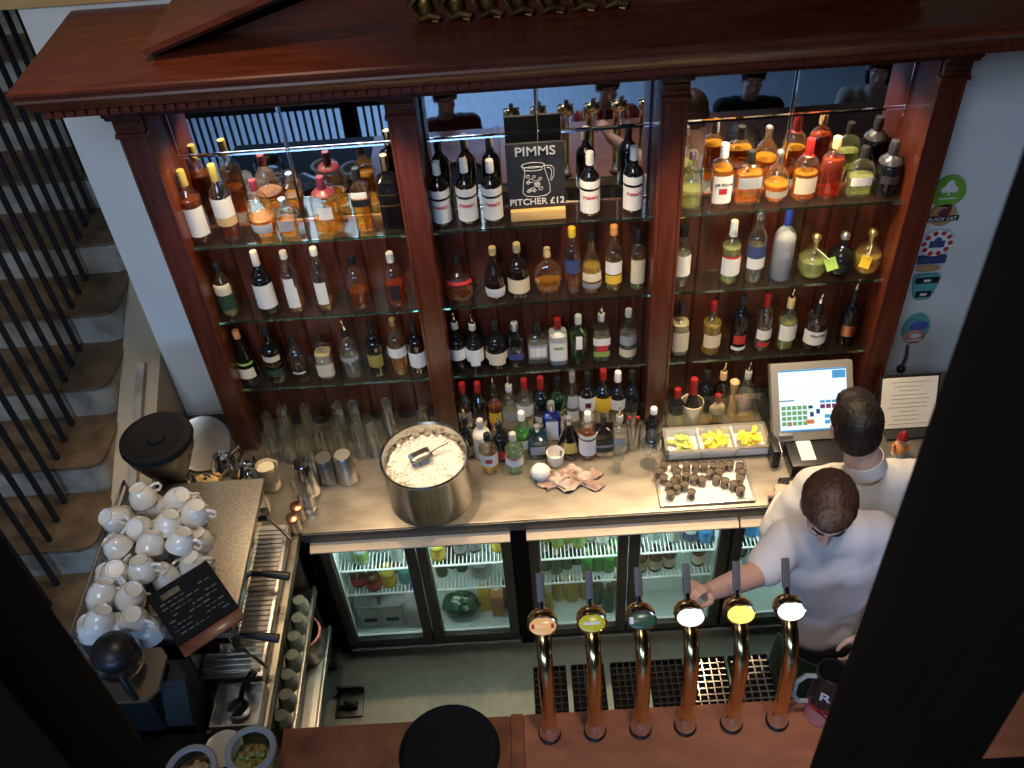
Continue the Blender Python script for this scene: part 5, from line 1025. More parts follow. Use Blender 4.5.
# ------------------------------------------------------------------ coffee station
MZ = .9205
cm = thing('coffee_machine', 'steel espresso machine with white cups piled on its top', 'coffee machine', (-1.18, 1.90, MZ))
M['perf'] = noisy('perforated_steel', (.30, .26, .21), (.40, .35, .29), 160, .38, .8, lo=.45, hi=.55)
bm = bmesh.new(); bx(bm, -1.42, -1.12, 1.60, 2.20, .965, 1.215, .006); obj('body', bm, M['steel_d'], cm)
obj('top_plate', box(-1.430, -.945, 1.588, 2.205, 1.225, 1.250, .005), M['perf'], cm)
obj('front_panel', box(-1.12, -.962, 1.592, 2.20, 1.135, 1.2245, .005), M['chrome'], cm)
obj('splash_back', box(-1.119, -1.112, 1.60, 2.20, 1.02, 1.135, .001), M['chrome'], cm)
obj('base', box(-1.12, -.915, 1.592, 2.20, .945, .990, .005), M['steel'], cm)
bm = bmesh.new(); bx(bm, -1.105, -.925, 1.61, 2.20, .9905, .994)
for i in range(29): bx(bm, -1.105, -.925, 1.615+.020*i, 1.623+.020*i, .994, .999)
obj('drip_grille', bm, M['steel'], cm)
for x in (-1.38, -.96):
    for y in (1.63, 2.16): obj('foot', L([(0, 0), (.020, 0), (.020, .03), (0, .03)], mat=at(x, y, MZ)), M['black'], cm)
bm = bmesh.new(); tube(bm, [(-1.424, 1.594, 1.285), (-1.424, 2.198, 1.285)], .005, 8); tube(bm, [(-1.424, 1.594, 1.285), (-.955, 1.594, 1.285)], .005, 8)
for p in ((-1.424, 1.594), (-1.424, 2.198), (-1.424, 1.9), (-.955, 1.594), (-1.2, 1.594)): tube(bm, [(*p, 1.248), (*p, 1.288)], .004, 6)
obj('cup_rail', bm, M['steel_d'], cm)
for y in (1.94, 1.70):
    g = obj('group_head', L([(0, 1.16), (.036, 1.16), (.038, 1.09), (.032, 1.075), (0, 1.075)], mat=at(-1.03, y, 0)), M['chrome'], cm)
    bm = lathe(bmesh.new(), [(0, 1.040), (.026, 1.042), (.034, 1.055), (.034, 1.074), (0, 1.074)], mat=at(-1.03, y, 0)); pf = obj('portafilter', bm, M['chrome'], cm)
    obj('portafilter_handle', tube(bmesh.new(), [(-1.0, y, 1.062), (-.955, y-.004, 1.064), (-.93, y-.006, 1.062), (-.862, y-.012, 1.050)], [.008, .009, .013, .015], 12), M['black'], pf)
for y in (2.13, 1.615):
    w = obj('steam_wand', tube(bmesh.new(), [(-1.0, y, 1.15), (-.955, y, 1.13), (-.925, y+.005, 1.05), (-.905, y+.01, .985)], .006, 8), M['chrome'], cm)
    bm = bmesh.new(); bx(bm, -1.01, -.945, y-.02, y+.02, 1.125, 1.160, .008); obj('steam_knob', bm, M['black'], w)
# cups
CS = 1.04
cup = thing('cappuccino_cup', 'white upturned cup in the pile on the coffee machine', 'cup', (-1.328, 2.058, 1.25), 0, 'white cups piled on the coffee machine')
obj('bowl', L([(.0, .056), (.024, .056), (.026, .060), (.023, .060), (.021, .057), (.027, .052), (.039, .034), (.043, .012), (.044, 0), (.0415, 0), (.040, .012), (.035, .034), (.022, .050), (0, .052)], seg=26), M['white'], cup, True)
obj('handle', tube(bmesh.new(), [(.041, 0, .018), (.056, 0, .014), (.066, 0, .024), (.062, 0, .038), (.050, 0, .043), (.036, 0, .040)], [.0055, .005, .0045, .0045, .005, .0055], 8), M['white'], cup, True)
spots = [(-1.328, 2.058), (-1.223, 2.071), (-1.109, 1.99), (-1.356, 1.965), (-1.250, 1.965), (-1.121, 1.890), (-1.365, 1.868), (-1.275, 1.866), (-1.188, 1.862), (-1.360, 1.775), (-1.275, 1.770), (-1.192, 1.765), (-1.115, 1.794), (-1.360, 1.680), (-1.280, 1.676), (-1.205, 1.660), (-1.175, 2.13), (-1.30, 2.15), (-1.395, 2.08)]
S2 = [(-1.31, 2.01), (-1.225, 1.985), (-1.320, 1.915), (-1.238, 1.905), (-1.155, 1.935), (-1.325, 1.825), (-1.240, 1.815), (-1.150, 1.825), (-1.320, 1.730), (-1.240, 1.718), (-1.165, 1.735), (-1.330, 1.640), (-1.235, 1.628)]
def settle(pts, d, n=200):
    pts = [list(p) for p in pts]
    for _ in range(n):
        for i in range(len(pts)):
            for j in range(i):
                ex, ey = pts[i][0]-pts[j][0], pts[i][1]-pts[j][1]; l = math.hypot(ex, ey)
                if 0 < l < d:
                    k = (d-l)/l*.3; pts[i][0] += ex*k; pts[i][1] += ey*k; pts[j][0] -= ex*k; pts[j][1] -= ey*k
        for p in pts: p[0] = min(-1.0, max(-1.375, p[0])); p[1] = min(2.095, max(1.60, p[1]))
    return [tuple(p) for p in pts]
spots = settle([(x, y-.06) for x, y in spots], .091); S2 = settle([(x, y-.055) for x, y in S2] + [(-1.13, 1.99), (-1.20, 2.06), (-1.31, 2.075), (-1.375, 1.98)], .091)
spots = [p for p in spots if not (p[0] > -1.19 and p[1] < 1.76)]; S2 = [p for p in S2 if not (p[0] > -1.20 and p[1] < 1.78)]
random.seed(21)
cup.location = (*spots[0], 1.2505); cup.rotation_euler = (0, 0, .6); cup.scale = (CS, CS, CS)
for x, y in spots[1:]: dup(cup, (x, y, 1.2505), rot=(0, 0, random.uniform(-.5, 2.2)))
for x, y in S2: dup(cup, (x, y, 1.316), rot=(random.uniform(-.55, .55), random.uniform(-.55, .55), random.uniform(-.6, 2.4)))
# price card over a red block
M['dimchalk'] = principled('faded_chalk', (.13, .13, .13), .9)
pc = thing('price_card', 'black chalked price card with a slot handle, tilted at the coffee machine corner', 'sign', (-1.055, 1.655, 1.25)); PM = at(-1.055, 1.655, 1.325) @ Matrix.Rotation(R(38.5), 4, 'Z') @ Matrix.Rotation(R(14), 4, 'X')
bm = bmesh.new(); w, h = .100, .095
for a in ((-w, w, -h, h-.040), (-w, w, h-.018, h), (-w, -.068, h-.040, h-.018), (-.008, w, h-.040, h-.018)): bx(bm, a[0], a[1], a[2], a[3], -.003, .003, 0, PM)
obj('card', bm, M['blackmatt'], pc)
bm = bmesh.new()
for i in range(8):
    y = h - .055 - .016*i; x = -.085 + random.uniform(0, .02)
    while x < .07:
        ln = random.uniform(.008, .022); bx(bm, x, x+ln, y, y+random.uniform(.002, .005), .0031, .0036, 0, PM); x += ln + .006 + (.04 if random.random() < .25 else 0)
obj('chalk_writing', bm, M['dimchalk'], pc)
bm = bmesh.new(); bx(bm, -.100, .100, -.135, -.085, -.012, -.0035, .003, PM); bx(bm, -.06, .06, -.06, .04, -.052, -.006, .004, PM); obj('red_stand', bm, M['mahogany'], pc)
# bean grinder at the far corner
bg = thing('bean_grinder', 'coffee grinder with wide dark bean hopper at the foot of the wall', 'grinder', (-1.300, 2.290, MZ)); G = at(-1.300, 2.290, -.030)
obj('body', L([(0, .9515), (.085, .9515), (.088, .965), (.070, .99), (.062, 1.10), (.066, 1.17), (0, 1.17)], mat=G), M['black'], bg); obj('collar', L([(.050, 1.17), (.056, 1.18), (.056, 1.21), (.046, 1.22), (0, 1.22)], mat=G), M['chrome'], bg)
M['hopper'] = principled('smoked_hopper', (.016, .007, .005), .30)
obj('hopper', L([(.045, 1.22), (.058, 1.24), (.115, 1.37), (.122, 1.41), (0, 1.41)], mat=G), M['hopper'], bg); obj('hopper_lid', L([(.122, 1.405), (.126, 1.415), (.122, 1.432), (.100, 1.436), (.080, 1.424), (.03, 1.418), (.028, 1.428), (0, 1.430)], seg=40, mat=G), M['blackmatt'], bg)
# items in the corner
t = thing('cup_stack', 'stack of plain white paper cups behind the bean grinder', 'cups', (-1.385, 2.480, MZ)); obj('cups', L([(0, .150), (.026, .150), (.028, .147), (.030, .128), (.032, .127), (.0325, .120), (.034, .100), (.036, .099), (.038, .002), (.036, 0), (0, 0)]), M['white'], t, True)
t = thing('paper_bag', 'crumpled tan paper bag on the corner worktop', 'bag', (-1.285, 2.445, MZ)); bm = bmesh.new(); ball(bm, (0, 0, .042), (.062, .042, .036), 18)
for v in bm.verts: v.co += Vector((random.uniform(-1, 1), random.uniform(-1, 1), random.uniform(0, 1)))*.008
obj('bag', bm, M['cork'], t, True, ang=15)
def pot(label, x, y, s, rz):
    t = thing('teapot', label, 'teapot', (x, y, MZ), rz)
    obj('body', L([(0, .002), (.030*s, 0), (.042*s, .010*s), (.048*s, .04*s), (.042*s, .08*s), (.030*s, .10*s), (0, .10*s)]), M['chrome'], t, True); obj('lid', L([(.031*s, .10*s), (.026*s, .113*s), (.006*s, .118*s), (.008*s, .130*s), (0, .134*s)]), M['chrome'], t, True)
    obj('spout', tube(bmesh.new(), [(.040*s, 0, .03*s), (.062*s, 0, .05*s), (.078*s, 0, .095*s)], [.012*s, .010*s, .006*s], 10), M['chrome'], t, True); obj('handle', tube(bmesh.new(), [(-.038*s, 0, .08*s), (-.075*s, 0, .085*s), (-.082*s, 0, .05*s), (-.045*s, 0, .025*s)], .006*s, 8), M['black'], t, True)
pot('larger chrome teapot standing in front of the round leaning tray', -1.215, 2.515, 1.15, -2.2); pot('smaller chrome teapot beside the cabinet foot', -1.115, 2.470, 1.0, -1.7)
t = thing('round_tray', 'pale round metal tray leaning on the wall in the corner', 'tray', (-1.32, 2.64, MZ)); bm = lathe(bmesh.new(), [(0, 0), (.100, .001), (.112, .006), (.112, .009), (.098, .005), (0, .004)], seg=40, mat=at(-1.325, 2.645, MZ+.066) @ Matrix.Rotation(R(34), 4, 'X')); obj('disc', bm, M['steel'], t)
t = thing('sugar_jar', 'clear jar of white sugar sachets at the worktop corner', 'jar', (-1.050, 2.335, MZ)); obj('jar', L([(0, .002), (.030, 0), (.032, .004), (.036, .090), (.034, .090), (.030, .006), (0, .006)]), M['g_clear'], t, True); bm = bmesh.new()
for i in range(16): bx(bm, -.010, .010, -.002, .002, 0, .055, 0, at(random.uniform(-.018, .018), random.uniform(-.018, .018), .008+random.random()*.03) @ Euler((random.uniform(-.4, .4), random.uniform(-.4, .4), random.random()*3)).to_matrix().to_4x4())
obj('sachets', bm, M['paper'], t, True)
t = thing('espresso_glass', 'small cup with pale yellow froth by the teapots', 'cup', (-1.135, 2.370, MZ)); obj('cup', L([(0, .002), (.024, 0), (.026, .004), (.036, .068), (.034, .068), (.024, .006), (0, .006)]), M['white'], t, True); obj('froth', L([(0, .060), (.0325, .058), (.032, .055), (0, .055)]), M['cream'], t, True)
t = thing('coffee_tamper', 'black handled tamper standing at the back of the coffee machine', 'tamper', (-1.080, 2.285, MZ)); obj('foot', L([(0, 0), (.028, 0), (.028, .012), (.010, .018), (.009, .03), (0, .03)]), M['chrome'], t, True); obj('handle', L([(.009, .03), (.014, .05), (.012, .075), (.022, .095), (.020, .112), (0, .118)]), M['black'], t, True)
t = thing('folded_cloth', 'grey green folded cloth behind the pile of cups', 'cloth', (-1.190, 2.335, MZ)); bm = bmesh.new(); bx(bm, -.055, .045, -.030, .030, 0, .020, .008); bx(bm, -.050, .035, -.026, .028, .0205, .036, .007); obj('cloth', bm, M['stone'], t, True)
M['tan_steel'] = principled('tan_steel', (.26, .19, .12), .4, .5)
# near grinder, half hidden by the gallery post
ng = thing('coffee_grinder', 'black grinder with tan top plate and clear hopper at the end of the machine', 'grinder', (-1.225, 1.47, MZ)); bm = bmesh.new(); bx(bm, -1.305, -1.155, 1.395, 1.545, .9205, 1.235, .012); obj('body', bm, M['black'], ng)
bm = bmesh.new(); prism(bm, [(-1.315, 1.525), (-1.285, 1.555), (-1.15, 1.555), (-1.125, 1.525), (-1.125, 1.42), (-1.155, 1.385), (-1.285, 1.385), (-1.315, 1.42)], 'z', 1.236, 1.250); obj('top_plate', bm, M['tan_steel'], ng)
NG = at(-1.23, 1.475, 0); obj('hopper', L([(.030, 1.25), (.050, 1.27), (.068, 1.31), (.070, 1.345), (.058, 1.365)], mat=NG), M['g_clear'], ng); obj('beans', L([(0, 1.252), (.046, 1.268), (.060, 1.295), (0, 1.305)], mat=NG), M['hopper'], ng)
obj('hopper_lid', L([(.062, 1.36), (.064, 1.372), (.052, 1.395), (.02, 1.41), (0, 1.412)], mat=NG), M['black'], ng); obj('hopper_clip', tube(bmesh.new(), [(-1.20, 1.41, 1.345), (-1.185, 1.39, 1.29), (-1.18, 1.388, 1.255)], .010, 8), M['black'], ng)
bm = bmesh.new(); prism(bm, [(1.40, .95), (1.54, .95), (1.54, 1.20), (1.47, 1.20), (1.41, 1.08)], 'x', -1.154, -1.075); obj('doser', bm, M['rubber'], ng); bm = bmesh.new(); prism(bm, [(-1.16, 1.386), (-1.03, 1.386), (-1.02, 1.42), (-1.03, 1.44), (-1.16, 1.44)], 'z', .9205, .948); obj('foot_plate', bm, M['steel_d'], ng)
kt = thing('knock_tray', 'square steel tray with a shiny portafilter at the end of the coffee machine', 'tray', (-.985, 1.50, MZ)); bm = bmesh.new(); bx(bm, -1.055, -.905, 1.43, 1.575, .9205, .925)
for a in ((-1.055, -1.050, 1.43, 1.575), (-.910, -.905, 1.43, 1.575), (-1.05, -.91, 1.43, 1.435), (-1.05, -.91, 1.57, 1.575)): bx(bm, *a, .925, .985)
obj('tray', bm, M['steel'], kt)
t = thing('portafilter', 'loose chrome portafilter lying in the steel knock tray', 'portafilter', (-.985, 1.505, .926)); obj('basket', L([(0, 0), (.026, .002), (.033, .012), (.034, .034), (.031, .034), (.028, .010), (0, .008)], mat=at(-.985, 1.505, .9255)), M['chrome'], t); obj('handle', tube(bmesh.new(), [(-.985, 1.535, .95), (-.975, 1.552, .975), (-.955, 1.565, 1.010), (-.93, 1.585, 1.03)], [.008, .010, .013, .014], 10), M['black'], t)
# open shelves below: cups, bucket, dustpan
cupR = thing('glass_cup', 'upturned glass cup on the open shelf under the coffee counter', 'cup', (-.935, 1.47, .6005), 0, 'glass cups under the coffee counter'); obj('bowl', L([(0, .070), (.022, .070), (.024, .066), (.030, .045), (.034, 0), (.032, 0), (.028, .045), (.021, .064), (0, .066)], seg=20), M['s_clear'], cupR, True)
for i in range(1, 9): dup(cupR, (-.935 + .006*(i % 2), 1.47 + .078*i, .6005))
t = thing('mixing_bowl', 'small pale bowl on the lower open shelf under the coffee counter', 'bowl', (-.950, 1.63, .3205)); obj('bowl', L([(0, .002), (.03, 0), (.034, .003), (.056, .05), (.054, .05), (.032, .008), (0, .008)]), M['greyl'], t, True)
t = thing('bucket', 'black bucket with pale rim on the lower open shelf', 'bucket', (-.960, 2.065, .3205)); obj('pail', L([(0, .003), (.055, 0), (.058, .004), (.072, .165), (.069, .165), (.055, .008), (0, .008)], seg=30), M['black'], t, True); obj('rim', L([(.070, .160), (.078, .163), (.078, .172), (.070, .173), (.068, .166)], seg=30), M['pink'], t, True)
t = thing('dustpan', 'black dustpan and brush on the floor beside the coffee counter', 'dustpan', (-.845, 2.02, 0.0005)); bm = bmesh.new(); bx(bm, -.905, -.79, 1.955, 2.075, .0005, .012, .003); bx(bm, -.905, -.79, 2.066, 2.075, .012, .05, .002); obj('pan', bm, M['black'], t); bm = bmesh.new(); bx(bm, -.885, -.81, 1.985, 2.02, .0125, .05, .006); tube(bm, [(-.85, 2.0, .05), (-.85, 1.99, .085), (-.80, 1.96, .10)], .011, 8); obj('brush', bm, M['rubber'], t)

# ------------------------------------------------------------------ people
def cap2(bm, p0, r0, p1, r1, seg=14):
    p0, p1 = Vector(p0), Vector(p1); d = p1 - p0; l = d.length
    if l < 1e-5: return ball(bm, p0, r0, seg)
    d.normalize(); pts, rs = [], []
    for i in range(5): a = PI/2*i/4; pts.append(p0 - d*r0*math.cos(a)); rs.append(max(.0006, r0*math.sin(a)))
    for i in range(5): a = PI/2*i/4; pts.append(p1 + d*r1*math.sin(a)); rs.append(max(.0006, r1*math.cos(a)))
    return tube(bm, pts, rs, seg)
def chain(bm, pts):
    for (p, r), (q, s) in zip(pts, pts[1:]): cap2(bm, p, r, q, s)
def melt(name, bm, mat, parent, voxel=.006, smooth=4):
    """one continuous skin over everything collected in bm"""
    bmesh.ops.recalc_face_normals(bm, faces=bm.faces[:]); me = bpy.data.meshes.new(name); bm.to_mesh(me); bm.free()
    o = bpy.data.objects.new(name, me); COL.objects.link(o)
    m = o.modifiers.new('r', 'REMESH'); m.mode = 'VOXEL'; m.voxel_size = voxel
    m = o.modifiers.new('s', 'SMOOTH'); m.factor = .5; m.iterations = smooth
    e = bpy.data.meshes.new_from_object(o.evaluated_get(bpy.context.evaluated_depsgraph_get()))
    bpy.data.objects.remove(o); bpy.data.meshes.remove(me); e.name = name
    if parent is not None: e.transform(wmat(parent).inverted())
    for p in e.polygons: p.use_smooth = True
    e.materials.clear(); e.materials.append(mat)
    r = bpy.data.objects.new(name, e); COL.objects.link(r); r.parent = parent; return r
def basis(f, up=(0, 0, 1)):
    f = Vector(f).normalized(); r = f.cross(Vector(up)).normalized(); u = r.cross(f).normalized()
    return Matrix((r, f, u)).transposed()      # columns: right, forward, up
def head(bm, c, B, s):
    c = Vector(c); P = lambda x, y, z: c + B @ Vector((x, y, z))*s; E = lambda p, r: ball(bm, P(*p), tuple(v*s for v in r), 18, B)
    E((0, -.012, .030), (.074, .094, .082)); E((0, .028, -.030), (.058, .062, .078)); E((0, .052, -.082), (.027, .026, .020)); E((0, .022, -.072), (.046, .050, .030))
    cap2(bm, P(0, .086, .014), .008*s, P(0, .103, -.026), .0125*s); E((-.011, .090, -.030), (.009, .009, .007)); E((.011, .090, -.030), (.009, .009, .007))
    E((0, .078, .030), (.050, .014, .009)); E((0, .080, -.053), (.021, .012, .006)); E((0, .078, -.064), (.018, .012, .006)); E((-.038, .060, -.020), (.020, .020, .018)); E((.038, .060, -.020), (.020, .020, .018))
    for q in (-1, 1): E((q*.075, -.008, -.004), (.009, .020, .030)); E((q*.079, -.012, .010), (.008, .014, .014))
    return P
def face_bits(body, c, B, s):
    c = Vector(c); P = lambda x, y, z: c + B @ Vector((x, y, z))*s
    for q in (-1, 1):
        bm = bmesh.new(); ball(bm, P(q*.030, .074, .008), .0125*s, 12); e = obj('eye', bm, M['paper'], body)
        bm = bmesh.new(); ball(bm, P(q*.030, .0825, .007), .0058*s, 10); obj('iris', bm, M['hair_dark'], body)
        bm = tube(bmesh.new(), [P(q*.012, .091, .030), P(q*.030, .088, .036), P(q*.050, .072, .030)], [.003*s, .0042*s, .002*s], 6); obj('eyebrow', bm, M['hair_dark'], body)
    bm = bmesh.new(); ball(bm, P(0, .086, -.0575), (.020*s, .008*s, .0045*s), 14, B); obj('lips', bm, M['pink'], body)
def hair(parent, c, B, s, mat, kind='short'):
    c = Vector(c); P = lambda x, y, z: c + B @ Vector((x, y, z))*s; bm = bmesh.new(); E = lambda p, r: ball(bm, P(*p), tuple(v*s for v in r), 18, B)
    E((0, -.020, .046), (.086, .100, .086)); E((0, -.050, .004), (.079, .068, .072)); E((0, .032, .092), (.066, .062, .038)); E((0, -.060, -.032), (.058, .040, .036)); E((.01, .060, .098), (.045, .040, .026))
    for q in (-1, 1): E((q*.066, .012, .036), (.016, .026, .032))
    if kind == 'long':
        E((0, -.060, -.060), (.072, .044, .10)); [E((q*.062, -.025, -.045), (.026, .046, .085)) for q in (-1, 1)]
    o = melt('hair', bm, mat, parent, .005, 3)
    rr = random.Random(3)
    for v in o.data.vertices: v.co += v.normal*(rr.random()-.35)*.0035
    return o
def hand(bm, w, d, n, thumb, curls, s=.86, spread=.006):
    w, d, n = Vector(w), Vector(d).normalized(), Vector(n).normalized(); n = (n - d*n.dot(d)).normalized(); u = d.cross(n).normalized()*thumb
    K = []
    for i in range(4):
        k = w + (d*(.080 - .004*abs(i-1)) + u*(.0285 - .019*i))*s; K.append(k); cap2(bm, w + (u*(.014 - .009*i))*s, .0135*s, k, .0105*s, 10)
    for i, ln in enumerate((.068, .077, .071, .056)):
        p = K[i]; a = 0; base = (d + u*(spread*(1.5-i)*10)*.35).normalized()
        for j, fr in enumerate((.46, .31, .23)):
            a += curls[j]*(1 + .08*i); q = p + (base*math.cos(a) + n*math.sin(a))*ln*fr*s
            cap2(bm, p, (.0096 - .0010*j)*s, q, (.0088 - .0010*j)*s, 10); p = q
    t0 = w + (d*.022 + u*.024)*s; t1 = t0 + (d*.55 + u*.62 + n*.45).normalized()*.040*s; t2 = t1 + (d*.80 + u*.12 + n*.60).normalized()*.030*s; t3 = t2 + (d*.85 - u*.15 + n*.5).normalized()*.024*s
    chain(bm, [(t0, .0145*s), (t1, .0115*s), (t2, .0100*s), (t3, .0080*s)])
def shoes(root, pts, f):
    f = Vector(f).normalized()
    for p in pts:
        p = Vector(p); bm = bmesh.new(); a = p - f*.055; b = p + f*.13
        chain(bm, [((a.x, a.y, .045), .040), ((p.x, p.y, .055), .042), ((b.x, b.y, .036), .034)])
        for v in bm.verts: v.co.z = max(v.co.z, .001)
        obj('shoe', bm, M['black'], root)
def torso(bm, neck, shL, shR, chest, waist, hip, g=0.0, hw=.088):
    n, a, b, c, w, h = (Vector(v) for v in (neck, shL, shR, chest, waist, hip)); ax = (b - a).normalized()
    cap2(bm, a, .052+g, b, .052+g); cap2(bm, a.lerp(b, .22), .060+g, c - ax*.050, .085+g); cap2(bm, a.lerp(b, .78), .060+g, c + ax*.050, .085+g); cap2(bm, n, .050+g*1.1, c, .085+g)
    for q in (-1, 1):
        cap2(bm, c + ax*.060*q, .092+g, w + ax*.048*q, .082+g); cap2(bm, w + ax*.048*q, .082+g, h + ax*.062*q, hw+g)

# the bartender at the till, seen from behind
p1 = thing('person', 'person in white long sleeved shirt, dark hair, working at the till, seen from behind', 'person', (1.08, 1.98, 0))
H1, F1 = (.985, 2.000, 1.535), (.10, 1.0, -.25); B1 = basis(F1); S = .89
nk, sl, sr, ch, wa, hp = (1.045, 1.975, 1.375), (.895, 1.985, 1.285), (1.215, 1.985, 1.295), (1.06, 1.985, 1.19), (1.075, 1.98, 1.00), (1.08, 1.98, .83)
eL, wL, eR, wR = (.785, 1.945, 1.115), (.885, 2.185, .990), (1.335, 1.97, 1.09), (1.225, 2.205, 1.01)
bm = bmesh.new(); head(bm, H1, B1, S); cap2(bm, (1.006, 1.985, 1.48), .053, nk, .058); torso(bm, nk, sl, sr, ch, wa, hp)
chain(bm, [(sl, .050), (eL, .038), (wL, .026)]); chain(bm, [(sr, .050), (eR, .038), (wR, .026)])
hand(bm, wL, (.25, 1, -.30), (.1, -.25, -1), 1, (.25, .35, .25)); hand(bm, wR, (-.2, 1, -.15), (0, -.2, -1), -1, (.25, .35, .25))
FT = [(1.00, 1.96), (1.165, 1.96)]
for q, (fx, fy) in zip((-1, 1), FT): chain(bm, [((1.08+q*.065, 1.98, .82), .085), ((fx, 1.975, .44), .058), ((fx, fy, .07), .038)])
body = melt('body', bm, M['skin'], p1, .005); face_bits(body, H1, B1, S); hair(p1, H1, B1, S, M['hair_dark'])
bm = bmesh.new(); torso(bm, (1.045, 1.985, 1.335), sl, sr, ch, wa, hp, .016)
chain(bm, [(sl, .066), (Vector(sl).lerp(Vector(eL), .5), .060), (eL, .056), (Vector(eL).lerp(Vector(wL), .5), .046), (Vector(eL).lerp(Vector(wL), .92), .034)])
chain(bm, [(sr, .066), (Vector(sr).lerp(Vector(eR), .5), .060), (eR, .056), (Vector(eR).lerp(Vector(wR), .5), .046), (Vector(eR).lerp(Vector(wR), .92), .034)])
for i in range(9):   # folds of the rolled sleeve
    p = Vector(sl).lerp(Vector(eL), .25 + .085*i); ball(bm, p + Vector((-.012, -.004*(i % 3), .002*(i % 2))), .060 - .0018*i + .004*(i % 2), 14)
sh1 = melt('shirt', bm, M['shirt'], p1, .007, 16)
bm = bmesh.new(); nb = Vector((1.036, 1.977, 1.402)); dn = (Vector((1.006, 1.985, 1.48)) - Vector(nk)).normalized(); a_, b_ = frame_of(dn)
prof_ = [(.063, -.030), (.061, .022), (.057, .024), (.056, -.02)]
mt = Matrix.Translation(nb) @ Matrix((a_, b_, dn)).transposed().to_4x4(); obj('collar', lathe(bm, prof_, seg=30, mat=mt), M['shirt'], p1)
bm = bmesh.new(); cap2(bm, (1.02, 1.98, .83), .104, (1.14, 1.98, .83), .104)
for q, (fx, fy) in zip((-1, 1), FT): chain(bm, [((1.08+q*.062, 1.98, .82), .100), ((fx, 1.975, .44), .075), ((fx, fy, .10), .058)])
melt('trousers', bm, M['trousers'], p1, .010, 3); shoes(p1, [(x, y, 0) for x, y in FT], (0, 1, 0))

# the bartender at the taps, facing the customers and looking down
p2 = thing('person', 'person in white T-shirt with brown hair, head bowed, reaching for a beer tap', 'person', (.92, 1.74, 0))
H2, F2 = (.812, 1.680, 1.555), (-.22, -1.0, -.50); B2 = basis(F2); S2_ = .90
nk, sr, sl, ch, wa, hp = (.862, 1.755, 1.400), (.745, 1.735, 1.345), (1.010, 1.745, 1.345), (.890, 1.750, 1.235), (.945, 1.76, 1.02), (.975, 1.765, .84)
eR, wR, eL, wL = (.655, 1.668, 1.285), (.462, 1.540, 1.388), (1.075, 1.70, 1.14), (.985, 1.585, 1.045)
bm = bmesh.new(); head(bm, H2, B2, S2_); cap2(bm, (.830, 1.712, 1.50), .052, nk, .056); torso(bm, nk, sr, sl, ch, wa, hp)
chain(bm, [(sr, .050), (eR, .040), (Vector(eR).lerp(Vector(wR), .35), .038), (wR, .026)]); chain(bm, [(sl, .050), (eL, .040), (wL, .026)])
hand(bm, wR, (-.48, -.22, .85), (-.55, -.55, -.45), 1, (.75, .85, .6)); hand(bm, wL, (-.4, -.75, -.5), (-.6, .1, -.7), -1, (.5, .6, .4))
FT2 = [(.895, 1.77), (1.055, 1.76)]
for q, (fx, fy) in zip((-1, 1), FT2): chain(bm, [((.975+q*.062, 1.765, .82), .085), ((fx, 1.735, .44), .058), ((fx, fy, .07), .038)])
body = melt('body', bm, M['skin'], p2, .005); face_bits(body, H2, B2, S2_); hair(p2, H2, B2, S2_, M['hair_brown'])
bm = bmesh.new(); torso(bm, (.866, 1.757, 1.375), sr, sl, ch, wa, hp, .018)
chain(bm, [(sr, .068), (Vector(sr).lerp(Vector(eR), .80), .064)]); chain(bm, [(sl, .068), (Vector(sl).lerp(Vector(eL), .62), .062)])
cap2(bm, (.925, 1.765, .87), .112, (1.03, 1.765, .87), .112)
melt('t_shirt', bm, M['tshirt'], p2, .007, 22)
bm = bmesh.new(); nb = Vector((.850, 1.738, 1.425)); dn = (Vector((.830, 1.712, 1.50)) - Vector(nk)).normalized(); a_, b_ = frame_of(dn)
bm = bmesh.new(); cap2(bm, (.93, 1.765, .80), .110, (1.03, 1.765, .80), .110)
for q, (fx, fy) in zip((-1, 1), FT2): chain(bm, [((.975+q*.060, 1.765, .80), .102), ((fx, 1.738, .44), .076), ((fx, fy, .10), .060)])
melt('trousers', bm, M['trousers'], p2, .010, 3); shoes(p2, [(x, y, 0) for x, y in FT2], (0, -1, 0))
obj('apron', lathe(bmesh.new(), [(.196, .30), (.190, .55), (.180, .74), (.174, .80), (.170, .80), (.176, .74), (.186, .55), (.192, .30), (.196, .30)], seg=26, ay=.86, a0=R(180), a1=R(372), mat=at(.965, 1.755, 0)), M['apron'], p2)

